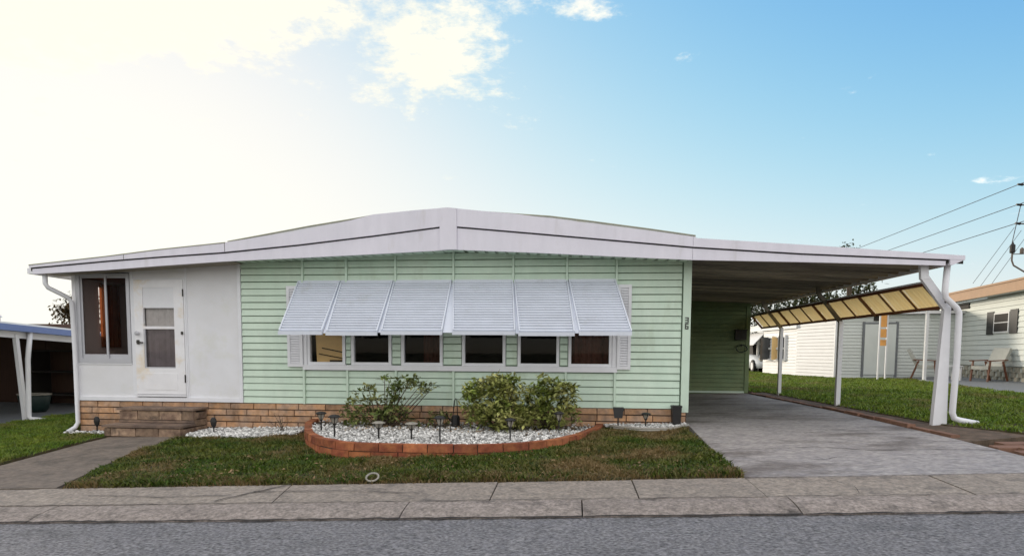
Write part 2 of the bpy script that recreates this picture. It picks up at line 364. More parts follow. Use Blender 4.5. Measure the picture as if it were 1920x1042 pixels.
# driveway
drive = tag(put('driveway', None), kind='structure')
DL = 1.74; DR = 4.80
part('driveway_slab', MB().slabpoly([hp(DL-.04, walk_back(DL)+.012, .006), hp(4.95, walk_back(5)+.012, .006), hp(4.85, -1.6, .006), hp(DL, -1.6, .006)], .12), M_drive, drive)
part('driveway_slab', MB().slabpoly([hp(DL, -1.588, .008), hp(4.85, -1.588, .008), hp(4.72, 1.9, .008), hp(1.81, 1.9, .008), hp(1.81, .0, .008)], .12), M_drive, drive)
part('driveway_slab', MB().slabpoly([hp(1.81, 1.912, .006), hp(4.72, 1.912, .006), hp(4.5, 6.99, .006), hp(1.81, 6.99, .006)], .12), M_drive, drive)
M_crack = mat('crack', (0.035, 0.03, 0.028), .95, .2, 20)
def crack(pts, wd, parent, dz=.0105):
    P = []
    for (x0, y0), (x1, y1) in zip(pts[:-1], pts[1:]):
        m = max(2, int(math.hypot(x1-x0, y1-y0)/.09))
        for q in range(m): P.append((x0+(x1-x0)*q/m+random.uniform(-.018, .018), y0+(y1-y0)*q/m+random.uniform(-.018, .018)))
    P.append(pts[-1]); vs = []
    for i, p in enumerate(P):
        t = Vector((P[min(i+1, len(P)-1)][0]-P[max(i-1, 0)][0], P[min(i+1, len(P)-1)][1]-P[max(i-1, 0)][1])).normalized(); ww = wd*random.uniform(.35, 1.2)
        vs += [hp(p[0]-t.y*ww/2, p[1]+t.x*ww/2, dz), hp(p[0]+t.y*ww/2, p[1]-t.x*ww/2, dz)]
    part('crack', MB().add(vs, [(2*i, 2*i+1, 2*i+3, 2*i+2) for i in range(len(P)-1)]), M_crack, parent)
crack([(1.9, -2.05), (2.5, -1.98), (3.0, -1.9), (3.5, -2.15), (4.4, -2.1), (4.84, -2.2)], .014, drive)
crack([(2.3, -2.6), (2.75, -2.65), (3.1, -2.45)], .010, drive)
crack([(3.2, -.9), (3.7, -.6), (4.4, -.75)], .009, drive)
crack([(2.2, .6), (2.9, .8), (3.7, .7)], .009, drive)
crack([(-2.75, -3.75), (-2.95, -4.0), (-3.2, -4.40)], .022, sidewalk, .012); crack([(-3.0, -4.05), (-2.2, -4.02), (-1.4, -4.1)], .014, sidewalk, .012)
crack([(-4.6, -4.2), (-3.9, -4.25), (-3.2, -4.2)], .014, sidewalk, .012); crack([(2.4, -3.5), (2.55, -3.85), (2.5, -4.1)], .008, sidewalk, .012)
# gutter seam, and the dirt line where asphalt meets the kerb
for x0, x1 in ((-9, -4.6), (-4.6, -1.4), (-1.4, .11), (.11, 1.87), (1.87, 4.4), (4.4, 7)):
    crack([(x, kerb_back(x)+.003) for x in np.linspace(x0, x1, 8)], .013, kerb, .0075)
    crack([(x, kerb_edge(x)-.012) for x in np.linspace(x0, x1, 8)], .035, kerb, -.036)
# front path
part('path', MB().slabpoly([hp(-6.75, walk_back(-6.6)+.01, .01), hp(-5.2, walk_back(-5.2)+.01, .01), hp(-5.75, -2.2, .012), hp(-5.98, -.72, .012), hp(-7.16, -.72, .012), hp(-7.15, -1.2, .012)], .1), M_path)['kind'] = 'structure'
# strip between driveway and lawn, pavers
part('dirt_strip', MB().slabpoly([hp(4.86, -1.6, .0), hp(5.9, -1.2, .0), hp(5.45, -.3, .012), hp(5.25, 2, .01), hp(5.1, 7, .01), hp(4.53, 7, .0), hp(4.735, 1.9, .0)], .1), M_strip)['kind'] = 'structure'
pv = tag(put('paving', None), kind='structure')
i = 0
for yy in np.arange(-3.2, -1.62, .205):
    for xx in np.arange(5.0, 8.2, .41):
        x0 = xx+(.2 if i % 2 else 0); d = random.uniform(-.012, .006)
        part('paver', MB().slabpoly([hp(x0+.006, yy+.006, d), hp(x0+.395, yy+.006, d), hp(x0+.395, yy+.195, d), hp(x0+.006, yy+.195, d)], .07), M_paver, pv)
    i += 1
for k in range(17):                              # old edging bricks along the driveway
    y = -1.3+k*.48; x = 4.93-.034*(y+1.5)
    part('edging_brick', MB().box(x-.05+random.uniform(-.015, .015), x+.05, y+.01, y+.46, H(x, y)-.06, H(x, y)+.03+random.uniform(-.015, .012)), M_paver, pv)

# ------------------------------------------------------------------ lawns
def inpoly(P, poly):
    x, y = P[:, 0], P[:, 1]; c = np.zeros(len(P), bool); n = len(poly)
    for i in range(n):
        x1, y1 = poly[i]; x2, y2 = poly[(i+1) % n]
        cond = ((y1 > y) != (y2 > y)) & (x < (x2-x1)*(y-y1)/((y2-y1) if y2 != y1 else 1e-9)+x1); c ^= cond
    return c
Hv = np.vectorize(H)
PLANT = [(-4.18, .0), (-4.06, -0.55), (-3.86, -1.0), (-3.66, -1.45), (-3.4, -1.88), (-3.06, -2.26), (-2.7, -2.46), (-2.2, -2.52), (-1.6, -2.51), (-1.0, -2.42), (-0.47, -2.19), (-0.14, -1.84), (0.1, -1.4), (0.3, -0.9), (0.48, -0.3), (.50, .0)]
front_poly = [(-5.12, walk_back(-5.1)+.03), (1.70, walk_back(1.7)+.03), (1.70, -.42), (1.2, -.62), (.72, -.38), (0.48, -0.3), (0.3, -0.9), (0.1, -1.4), (-0.14, -1.84), (-0.47, -2.19), (-1.0, -2.42), (-1.6, -2.51), (-2.2, -2.52), (-2.7, -2.46), (-3.06, -2.26), (-3.4, -1.88), (-3.66, -1.45), (-3.86, -1.0), (-4.06, -0.55), (-4.12, -.72), (-4.9, -.95), (-5.75, -.92), (-5.93, -.95), (-5.72, -2.2)]
left_poly = [(-40, walk_back(-40)+.03), (-6.82, walk_back(-6.7)+.03), (-7.2, -1.2), (-7.22, -.62), (-8.36, -.4), (-8.36, 12), (-10.9, 12), (-10.95, 1.8), (-10.5, .75), (-10.2, 0.0), (-12, -1.0), (-40, -1)]
right_poly = [(5.35, -.35), (5.95, -1.15), (8.4, -1.35), (12, -.5), (9.95, 4.8), (11.4, 12.4), (9.75, 13.6), (9.1, 15.8), (9.0, 22), (9.1, 60), (4.8, 60), (4.8, 7), (5.05, 7), (5.2, 2)]
def lawn(name, poly, dz):
    top = [hp(x, y, dz) for x, y in poly]; bm = bmesh.new(); vs = [bm.verts.new(p) for p in top]; f = bm.faces.new(vs)
    r = bmesh.ops.extrude_face_region(bm, geom=[f]); 
    for g in r['geom']:
        if isinstance(g, bmesh.types.BMVert): g.co.z += 0
    for v in vs: v.co.z -= .14
    bmesh.ops.triangulate(bm, faces=bm.faces); bmesh.ops.recalc_face_normals(bm, faces=bm.faces)
    me = bpy.data.meshes.new(name); bm.to_mesh(me); bm.free(); me.materials.append(M_soil)
    return tag(put(name, me), kind='structure')
lawn('lawn', front_poly, .012); lawn('lawn', left_poly, .03); lawn('lawn', right_poly, .02)
def grassmat(name, gA, gB, dry, lo, hi, sc):
    m = leafmat(name, gA, gB, .35, .6); t = m.node_tree; n = t.nodes; l = t.links; b = n['Principled BSDF']
    # dry patches
    geo = n.new('ShaderNodeNewGeometry'); x = n.new('ShaderNodeTexNoise'); x.inputs['Scale'].default_value = sc; x.inputs['Detail'].default_value = 5; l.new(geo.outputs['Position'], x.inputs['Vector'])
    mp = n.new('ShaderNodeMapRange'); l.new(x.outputs['Fac'], mp.inputs[0]); mp.inputs[1].default_value = lo; mp.inputs[2].default_value = hi
    ad = n.new('ShaderNodeMath'); ad.operation = 'MULTIPLY_ADD'; l.new(geo.outputs['Random Per Island'], ad.inputs[0]); ad.inputs[1].default_value = .5; l.new(mp.outputs[0], ad.inputs[2])
    gt = n.new('ShaderNodeMapRange'); l.new(ad.outputs[0], gt.inputs[0]); gt.inputs[1].default_value = .45; gt.inputs[2].default_value = .95
    src = b.inputs['Base Color'].links[0].from_socket
    mx = n.new('ShaderNodeMix'); mx.data_type = 'RGBA'; l.new(gt.outputs[0], mx.inputs[0]); l.new(src, mx.inputs[6]); mx.inputs[7].default_value = (*dry, 1)
    l.new(mx.outputs[2], b.inputs['Base Color'])
    for nd in n:
        if nd.type == 'BSDF_TRANSLUCENT': l.new(mx.outputs[2], nd.inputs[0])
    return m
M_grassF = grassmat('front_grass', (.062, .115, .012), (.13, .14, .026), (.25, .175, .075), .47, .74, 1.1)
M_grassL = grassmat('side_grass', (.11, .19, .018), (.19, .24, .03), (.24, .20, .07), .50, .80, .9)
M_grassE = grassmat('edge_grass', (.07, .10, .02), (.12, .13, .03), (.20, .14, .06), .30, .60, 1.1)
def grass(name, poly, n, h, wd, m, dz, bb=None, edge=None):
    p = np.array(poly); lo = p.min(0); hi = p.max(0)
    if bb: lo = np.maximum(lo, bb[:2]); hi = np.minimum(hi, bb[2:])
    P = rng.uniform(lo, hi, (n, 2)); P = P[inpoly(P, poly)]
    # clumping: drop blades where a coarse value noise is low
    c = np.sin(P[:, 0]*5.1+1.3*np.sin(P[:, 1]*3.7))*np.sin(P[:, 1]*6.3+1.7*np.sin(P[:, 0]*2.9))
    P = P[rng.uniform(-1.6, 1.0, len(P)) < c+.35]
    k = len(P); z = Hv(P[:, 0], P[:, 1])+dz
    c = np.sin(P[:, 0]*5.1+1.3*np.sin(P[:, 1]*3.7))*np.sin(P[:, 1]*6.3+1.7*np.sin(P[:, 0]*2.9))
    hh = h*rng.uniform(.45, 1.15, k)*(1+.35*c); a = rng.uniform(0, 2*np.pi, k); lean = rng.uniform(.2, 1.1, k)*hh; la = rng.uniform(0, 2*np.pi, k)
    ww = wd*rng.uniform(.6, 1.3, k)
    dx, dy = np.cos(a)*ww/2, np.sin(a)*ww/2; lx, ly = np.cos(la)*lean, np.sin(la)*lean
    V = np.zeros((k, 5, 3)); x, y = P[:, 0], P[:, 1]
    V[:, 0] = np.stack([x-dx, y-dy, z], 1); V[:, 1] = np.stack([x+dx, y+dy, z], 1)
    V[:, 2] = np.stack([x+dx*.8+lx*.4, y+dy*.8+ly*.4, z+hh*.62], 1); V[:, 3] = np.stack([x-dx*.8+lx*.4, y-dy*.8+ly*.4, z+hh*.62], 1)
    V[:, 4] = np.stack([x+lx, y+ly, z+hh*rng.uniform(.7, 1.0, k)], 1)
    i = np.arange(k)[:, None]*5
    T = np.concatenate([i+np.array([[0, 1, 2]]), i+np.array([[0, 2, 3]]), i+np.array([[3, 2, 4]])], 0)
    o = raw(name, V.reshape(-1, 3), T, m); return tag(o, kind='stuff')
grass('grass', front_poly, 160000, .064, .016, M_grassF, .0)
ex2 = [(-5.1, walk_back(-5.1)+.5), (-5.12, walk_back(-5.1)+.02), (1.70, walk_back(1.7)+.02), (1.70, walk_back(1.7)+.35), (0, walk_back(0)+.22), (-1.5, walk_back(-1.5)+.4), (-3.2, walk_back(-3.2)+.25)]
grass('grass', ex2, 15000, .07, .015, M_grassE, .0)
ex = [(-5.12, walk_back(-5.1)+.06), (-5.12, walk_back(-5.1)-.02), (1.70, walk_back(1.7)-.02), (1.70, walk_back(1.7)+.06)]
grass('grass', ex, 7000, .06, .013, M_grassE, -.01)
grass('grass', left_poly, 330000, .07, .012, M_grassL, .015, bb=(-12.5, -5.2, -6, 6))
grass('grass', right_poly, 260000, .07, .02, M_grassL, .01, bb=(4.8, -2, 12.5, 26))

# ------------------------------------------------------------------ roofline profiles
XP = -1.845
def lerp(x, pts):
    for (a, za), (b, zb) in zip(pts[:-1], pts[1:]):
        if a <= x <= b: return za+(zb-za)*(x-a)/(b-a)
    return pts[0][1] if x < pts[0][0] else pts[-1][1]
TOP = [(-8.62, 2.845), (-7.31, 2.967), (-6.41, 3.066), (-5.32, 3.161), (-4.95, 3.21), (-4.33, 3.295), (-3.5, 3.43), (-3.17, 3.50), (-2.98, 3.547), (-2.33, 3.60), (XP, 3.631), (-1.365, 3.577), (-.83, 3.523), (.23, 3.375), (1.755, 3.16), (1.765, 3.146), (3.2, 3.04), (5.39, 2.868)]
CREST = [(-5.31, 3.186), (-4.66, 3.291), (-4.0, 3.40), (-3.2, 3.515), (-2.98, 3.552), (-2.33, 3.602), (XP, 3.634), (-1.365, 3.58), (-.83, 3.535), (-.33, 3.495), (.23, 3.42), (1.13, 3.29), (1.764, 3.191)]
BAND = [(-8.62, 2.80), (-7.31, 2.90), (-6.41, 2.957), (-5.36, 3.015), (-4.16, 3.117), (-2.99, 3.239), (-1.95, 3.358), (-1.72, 3.358), (-.57, 3.249), (.59, 3.136), (1.73, 3.025), (3.2, 2.921), (5.39, 2.808)]
BOT = [(-8.60, 2.70), (-7.3, 2.758), (-6.42, 2.815), (-5.36, 2.875), (-4.16, 2.918), (-2.99, 2.964), (-1.95, 3.010), (XP, 3.018), (-1.72, 3.018), (-.57, 2.965), (.6, 2.90), (1.736, 2.84), (3.2, 2.80), (5.15, 2.737), (5.39, 2.73)]

# ------------------------------------------------------------------ the house
house = thing('mobile_home', 'pale green and white mobile home with a low gable and six awnings', 'house', (XP, 0, .35))
ROW = .1092; Z0 = .652
wedge = MB().add([(0, -.006, 1), (1, -.006, 1), (1, -.022, .0), (0, -.022, .0), (0, .03, 1), (1, .03, 1), (1, .03, 0), (0, .03, 0)],
                 [(0, 1, 2, 3), (4, 7, 6, 5), (0, 4, 5, 1), (3, 2, 6, 7), (0, 3, 7, 4), (1, 5, 6, 2)])
me_board = wedge.mesh('siding_board', M_green)
def board(x0, x1, z0, z1, y=0, me=me_board, parent=None, gap=.013):
    put('siding_board', me, parent or house, (x0, y+random.uniform(-.003, .003), z0+random.uniform(-.002, .002)), rot=(0, random.uniform(-.0012, .0012), 0), scale=(x1-x0, 1, z1-z0-gap))
BX = [-5.36, -4.30, -3.575, -2.775, XP, -.905, -.075, .68, 1.68]
for i in range(8):
    a, b = BX[i]+.019, BX[i+1]-.019
    for k in range(22):
        z0 = Z0+k*ROW; z1 = z0+ROW
        if 1 <= i <= 6 and z1 > 1.20 and z0 < 2.53: continue
        zt = min(lerp(a, BOT), lerp(b, BOT))+.10
        if z0 > zt: continue
        board(a, b, z0, z1)
WX = [(-4.24, -3.61), (-3.51, -2.85), (-2.69, -2.02), (-1.71, -1.02), (-.83, -.18), (-.04, .63)]
WZ0, WZ1 = 1.285, 2.50
for (a, b), (c, d) in zip(WX[:-1], WX[1:]):       # siding between the windows
    for k in range(5, 18):
        z0 = max(Z0+k*ROW, 1.285); z1 = Z0+(k+1)*ROW
        if z1 > z0+.03: board(b+.012, c-.012, z0, z1)
for x, ext in zip(BX[1:-1], (0,)*7):
    zt = lerp(x, BOT)+.10
    part('batten', MB().box(x-.016, x+.016, -.045, .02, Z0-.004, 1.198), M_greentrim, house)
    part('batten', MB().box(x-.016, x+.016, -.045, .02, 2.545, zt), M_greentrim, house)
part('corner_trim', MB().box(1.682, 1.80, -.034, -.004, .60, 2.93).box(1.766, 1.80, -.004, .12, .60, 2.93), M_greentrim, house)
part('corner_trim', MB().box(-5.40, -5.348, -.03, .02, Z0, 2.98), M_white, house)
# backing wall round the windows, gable following the roof
wl = MB()
wl.box(-5.38, 1.76, .031, .10, .60, 1.28)
for a, b in zip([-5.38]+[b for a, b in WX], [a for a, b in WX]+[1.76]): wl.box(a, b, .031, .10, 1.28, 2.52)
wl.prism([(-5.38, 2.52), (1.76, 2.52), (1.76, 2.98), (XP, 3.3), (-5.38, 2.98)], 'y', .031, .10)
part('wall', wl, M_greenin, house)
part('side_wall', MB().box(1.74, 1.798, .121, 13.5, .45, 3.0), M_shed, house)
part('rear_wall', MB().box(-8.3, 1.74, 13.4, 13.5, .2, 3.0), M_white, house)
# dark rooms behind the windows
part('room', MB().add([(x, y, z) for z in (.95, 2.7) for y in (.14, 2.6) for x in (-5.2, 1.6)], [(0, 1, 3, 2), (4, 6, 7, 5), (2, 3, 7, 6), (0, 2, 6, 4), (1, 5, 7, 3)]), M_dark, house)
me_pane_cache = {}
def window(a, b, z0=WZ0, z1=WZ1, wide=None):
    f = part('window', MB().box(a, a+.045, -.03, .06, z0, z1).box(b-.045, b, -.03, .06, z0, z1).box(a+.045, b-.045, -.03, .06, z0, z0+.045).box(a+.045, b-.045, -.03, .06, z1-.045, z1), M_white, house)
    part('pane', MB().box(a+.045, b-.045, .02, .026, z0+.045, z1-.045), M_glass, f)
    return f
wins = [window(a, b) for a, b in WX]
# tan blind standing in for a reflected sunlit house in the first window, brown curtains behind the sixth
refl_ = MB()
refl_.add([(-4.12, .07, 1.33), (-3.66, .07, 1.33), (-3.66, .07, 2.4), (-4.16, .07, 2.4), (-4.12, .075, 1.33), (-3.66, .075, 1.33), (-3.66, .075, 2.4), (-4.16, .075, 2.4)], [(0, 1, 2, 3), (4, 7, 6, 5), (0, 4, 5, 1), (1, 5, 6, 2), (2, 6, 7, 3), (3, 7, 4, 0)])
part('reflection_sheet', refl_, M_tanrefl, wins[0])
part('reflection_line', MB().bar((-4.03, .060, 1.555), (-3.67, .060, 1.485), .012, .016).bar((-4.08, .060, 1.46), (-3.67, .060, 1.385), .012, .014).box(-3.90, -3.68, .056, .064, 1.335, 1.362), M_dark, wins[0])  # dark slanted lines of the reflected siding, added as bars
def curtain(x0, x1, y, z0, z1, m, parent, amp=.02, n=9, name='curtain'):
    vs = []; fs = []; k = n*4
    for j, z in enumerate((z0, z1)):
        for i in range(k+1): vs.append((x0+(x1-x0)*i/k, y+amp*math.sin(i*math.pi/2+.3*math.sin(i)), z))
    for i in range(k): fs.append((i, i+1, k+1+i+1, k+1+i))
    return part(name, MB().add(vs, fs), m, parent)
curtain(-.02, .61, .2, 1.3, 2.5, M_brownc, wins[5], n=6)
curtain(-2.45, -2.0, .5, 1.3, 2.5, M_brownc, wins[2], n=5)
# sill belt and its jambs
part('window_sill', MB().box(-4.31, .71, -.055, .02, 1.202, 1.283), M_white, house)
part('window_jamb', MB().box(-4.30, -4.243, -.04, .02, 1.285, 2.54), M_white, house)
part('window_jamb', MB().box(.633, .70, -.04, .02, 1.285, 2.54), M_white, house)
part('window_head', MB().box(-4.24, .63, -.035, .02, 2.503, 2.54), M_white, house)
# shutters
for a, b in ((-4.56, -4.305), (.703, .91)):
    s = part('shutter', MB().box(a, a+.045, -.06, -.023, 1.25, 2.54).box(b-.045, b, -.06, -.023, 1.25, 2.54).box(a+.045, b-.045, -.06, -.023, 1.25, 1.30).box(a+.045, b-.045, -.06, -.023, 2.49, 2.54).box(a+.045, b-.045, -.03, -.023, 1.30, 2.49), M_white, house)
    for k in range(30):
        z = 1.305+k*.0395
        part('louver', MB().add([(a+.045, -.056, z), (b-.045, -.056, z), (b-.045, -.034, z+.034), (a+.045, -.034, z+.034), (a+.045, -.056, z+.006), (b-.045, -.056, z+.006), (b-.045, -.034, z+.04), (a+.045, -.034, z+.04)], [(0, 3, 2, 1), (4, 5, 6, 7), (0, 1, 5, 4), (2, 3, 7, 6), (0, 4, 7, 3), (1, 2, 6, 5)]), M_white, s) if k % 1 == 0 else None
# awnings: side rails + bottom rail + slats
AT = [-4.38, -3.665, -2.805, -1.865, -.90, -.06, .67]
AB = [(-4.33, -3.66), (-3.60, -2.825), (-2.77, -1.86), (-1.71, -.80), (-.75, .05), (.11, .85)]
ZT, YT, ZB, YB = 2.60, -.03, 1.80, -.80
NS = 20
for i in range(6):
    t0, t1 = AT[i]+.006, AT[i+1]-.006; b0, b1 = AB[i]; ZB = 1.80+(0, -.008, .004, .006, -.006, .003)[i]
    aw = part('awning', MB().bar((t0+.01, YT-.0, ZT), (b0+.01, YB, ZB), .018, .05).bar((t1-.01, YT, ZT), (b1-.01, YB, ZB), .018, .05)
              .bar((b0, YB-.012, ZB-.03), (b1, YB-.012, ZB-.03), .045, .055).bar((t0, YT+.01, ZT+.012), (t1, YT+.01, ZT+.012), .04, .03), M_awn, house)
    if i > 0:                                      # flat side flange that closes the wedge beside the neighbouring awning
        p1 = AB[i-1][1]+.004
        part('side_flange', MB().slabpoly([(t0-.012, YT, ZT-.01), (p1, YB+.01, ZB-.022), (b0, YB+.01, ZB-.022), (t0+.012, YT, ZT-.01)], .004), M_awn, aw)
    for k in range(NS):
        u = (k+.04)/NS; v = (k+.98)/NS
        def P(s, side, out): 
            x = (t0+.02 if side == 0 else t1-.02)+((b0+.02 if side == 0 else b1-.02)-(t0+.02 if side == 0 else t1-.02))*s
            return (x, YT+(YB-YT)*s-out*.7, ZT+(ZB-ZT)*s+out*.7)
        # each slat: a curved pan, rounded proud face with a lip tucked under the next
        q = v-u; prof = [(u+q*.06, -.022), (u+q*.10, .004), (u+q*.30, .016), (u+q*.6, .014), (u+q*.74, .002), (u+q*.80, -.022)]
        vs = [P(s, sd, o) for sd in (0, 1) for s, o in prof]; n = len(prof)
        vs += [P(s, sd, o-.004) for sd in (0, 1) for s, o in prof]
        fs = [(j, j+1, n+j+1, n+j) for j in range(n-1)]+[(2*n+j, 3*n+j, 3*n+j+1, 2*n+j+1) for j in range(n-1)]+[(0, n, 3*n, 2*n), (n-1, 3*n-1, 4*n-1, 2*n-1)]
        part('slat', MB().add(vs, fs), M_awn, aw)
# house number
def glyph(segs, x, z, s):
    mb = MB()
    for (x0, z0, x1, z1) in segs: mb.box(x+x0*s, x+x1*s, -.042, -.0345, z+z0*s, z+z1*s)
    return mb
g3 = [(0, .84, .6, 1), (0, .42, .6, .58), (0, 0, .6, .16), (.44, .16, .6, .42), (.44, .58, .6, .84)]
g6 = [(0, .84, .6, 1), (0, .42, .6, .58), (0, 0, .6, .16), (.44, .16, .6, .42), (0, .16, .16, .42), (0, .58, .16, .84)]
tag(part('house_number', glyph(g3, 1.718, 1.962, .085), M_black, house), 'black digit 3 on the corner trim')
tag(part('house_number', glyph(g6, 1.718, 1.868, .085), M_black, house), 'black digit 6 on the corner trim')

# porch room on the left
pw = MB().box(-8.23, -7.28, .0, .06, .72, 1.28).box(-8.30, -8.23, .0, .06, .655, 2.95).box(-7.28, -7.225, .0, .06, .72, 2.95).box(-8.23, -7.28, .0, .06, 2.78, 2.95)
pw.box(-7.225, -6.325, .0, .06, 2.68, 2.98).box(-6.325, -5.402, .0, .06, .72, 3.02)
part('wall_panel', pw, M_wall, house)
part('base_trim', MB().box(-8.26, -5.402, -.03, .06, .655, .72), M_white, house)
part('wall_seam', MB().box(-6.315, -6.285, -.012, .0, .72, 2.9).box(-7.27, -7.225, -.012, .0, .72, 2.9).box(-8.30, -8.235, -.02, .0, .72, 2.75).box(-8.235, -7.28, -.014, .0, 1.262, 1.285), M_white, house)
part('porch_side_wall', MB().box(-8.30, -8.25, .061, .5, .655, 2.75).box(-8.30, -8.25, .5, .64, .655, 1.75).box(-8.30, -8.25, .5, .64, 2.6, 2.75).box(-8.30, -8.25, .64, 13.4, .2, 2.75), M_white, house)  # small opening added so the sun lights the orange sheet inside
part('porch_room', MB().add([(x, y, z) for z in (.7, 2.7) for y in (.07, 3.4) for x in (-8.24, -5.5)], [(0, 1, 3, 2), (4, 6, 7, 5), (2, 3, 7, 6), (1, 5, 7, 3)]), M_wood, house)
for k in range(9):
    part('panel_board', MB().box(-8.2+k*.3, -7.92+k*.3, 3.36, 3.39, .72, 2.68), M_wood, house)
pwin = part('porch_window', MB().box(-8.23, -8.165, -.02, .05, 1.285, 2.76).box(-7.335, -7.28, -.02, .05, 1.285, 2.76).box(-8.165, -7.335, -.02, .05, 1.285, 1.36).box(-8.165, -7.335, -.02, .05, 2.72, 2.76), M_metal, house)
for a, b, y in ((-8.165, -7.70, .0), (-7.75, -7.335, .022)):
    s = part('sash', MB().box(a, a+.035, y, y+.02, 1.36, 2.72).box(b-.035, b, y, y+.02, 1.36, 2.72).box(a+.035, b-.035, y, y+.02, 1.36, 1.43).box(a+.035, b-.035, y, y+.02, 2.69, 2.72), M_metal, pwin)
    part('pane', MB().box(a+.035, b-.035, y+.008, y+.012, 1.43, 2.69), M_glassp, s)
vs = []
for j, z in enumerate((1.55, 2.65)):
    for i in range(17): vs.append((-8.20+.018*math.sin(i*1.57), .46+.03*i, z))
tag(part('streak', MB().add(vs, [(i, i+1, 18+i, 17+i) for i in range(16)]), M_ostreak, pwin), 'orange drape added to stand for light in the porch window')
curtain(-7.60, -7.55, .5, 1.4, 2.6, M_ostreak, pwin, .006, 2, 'streak'); curtain(-7.50, -7.46, .55, 1.6, 2.55, M_ostreak, pwin, .006, 2, 'streak')  # thin orange sheets added as light streaks in the right sash

# front door
door = part('door', MB().box(-7.195, -7.045, -.03, .02, .775, 2.655).box(-6.50, -6.335, -.03, .02, .775, 2.655).box(-7.045, -6.50, -.03, .02, .775, 1.205).box(-7.045, -6.50, -.03, .02, 2.53, 2.655).box(-7.045, -6.50, -.03, .02, 1.85, 1.895), M_door, house)
part('door_panel', MB().box(-7.045, -6.50, -.016, .004, 2.195, 2.53), M_white, door)
part('pane', MB().box(-7.02, -6.50, -.006, -.002, 1.895, 2.195), M_glassd, door)
part('pane', MB().box(-7.02, -6.50, -.006, -.002, 1.225, 1.85), M_glassd, door)
part('pane_frame', MB().box(-7.045, -7.02, -.022, .01, 1.205, 1.85).box(-7.045, -6.50, -.024, .01, 1.205, 1.225), M_metal, door)
curtain(-7.04, -6.5, .045, 1.20, 2.2, M_curt, door, .03, 8)
part('screen', MB().box(-7.02, -6.50, .004, .006, 1.225, 1.85), M_screen, door)
part('lower_panel', MB().box(-7.06, -6.47, -.036, -.03, .85, 1.12), M_door, door)
kn = part('door_knob', MB().lathe([(.012, 0), (.012, .02), (.034, .03), (.036, .05), (.02, .062)], (0, 0, 0), 10), M_metal, door)
kn.rotation_euler = (R(90), 0, 0); kn.location = Vector((-7.135, -.03, 1.78))-WL[door]
part('door_handle', MB().box(-7.16, -7.12, -.05, -.03, 1.60, 1.67).bar((-7.15, -.06, 1.635), (-7.04, -.065, 1.625), .022), M_hard, door)
part('door_closer', MB().box(-6.375, -6.350, -.055, -.03, 1.76, 1.81).box(-6.343, -6.332, -.042, -.02, .97, 1.10).box(-6.343, -6.332, -.042, -.02, 2.38, 2.50), M_hard, door)
part('door_frame', MB().box(-7.225, -7.2, -.022, .05, .72, 2.68).box(-6.33, -6.305, -.022, .05, .72, 2.68).box(-7.2, -6.33, -.022, .05, 2.66, 2.68).box(-7.2, -6.33, -.045, .05, .735, .768), M_white, house)

# brick skirt
part('skirt_wall', MB().box(-8.28, 1.78, .012, .09, -.1, .655), M_mortar, house)
me_bricks = []
for q in range(6):
    mb = MB(); j = lambda s=.02: random.uniform(-s, s)
    mb.add([(j(.008), j(.006), j(.03)), (1+j(.008), j(.006), j(.03)), (1+j(.008), .1, j(.02)), (j(.008), .1, j(.02)), (j(.008), j(.006), 1+j(.03)), (1+j(.008), j(.006), 1+j(.03)), (1, .1, 1), (0, .1, 1), (.5, -.006+j(.006), -.0), (.5, -.006+j(.006), 1.0)],
           [(0, 8, 9, 4), (8, 1, 5, 9), (1, 2, 6, 5), (2, 3, 7, 6), (3, 0, 4, 7), (4, 9, 5, 6, 7), (0, 3, 2, 1, 8)])
    me_bricks.append(mb.mesh('brick', M_brick))
bh = .104
for r_ in range(6):
    z1 = .645-r_*bh; z0 = z1-bh+.013
    x = -8.24-random.uniform(0, .2)
    while x < 1.78:
        wd = random.uniform(.34, .46); a = max(x, -8.26); b = min(x+wd, 1.77)
        if b-a > .06 and z1 > H((a+b)/2, 0)-.02 and not (1.5 < a and z1 < .4):
            put('brick', random.choice(me_bricks), house, (a+.006, -.012+random.uniform(-.004, .004), z0), scale=(b-a-.014, .6, z1-z0-.005))
        x += wd
# soffit
sf = MB(); n = 44
for i in range(n):
    a = -5.3+i*(7.06/n); b = a+7.06/n
    za, zb = lerp(a, BOT)-.0+.035, lerp(b, BOT)+.035; m_ = a+(b-a)*.7
    sf.add([(a, -.44, za), (m_, -.44, lerp(m_, BOT)+.035), (m_, .03, lerp(m_, BOT)+.035), (a, .03, za)], [(0, 3, 2, 1)])
    sf.add([(m_, -.44, za+.012), (b, -.44, za+.012), (b, .03, za+.012), (m_, .03, za+.012)], [(0, 3, 2, 1)])
part('soffit', sf, M_greentrim, house)
sp = MB()
for a, b in ((-8.55, -5.3),): sp.add([(a, -.44, lerp(a, BOT)+.02), (b, -.44, lerp(b, BOT)+.02), (b, .05, lerp(b, BOT)+.02), (a, .05, lerp(a, BOT)+.02)], [(0, 3, 2, 1)])
part('porch_soffit', sp, M_pan, house)
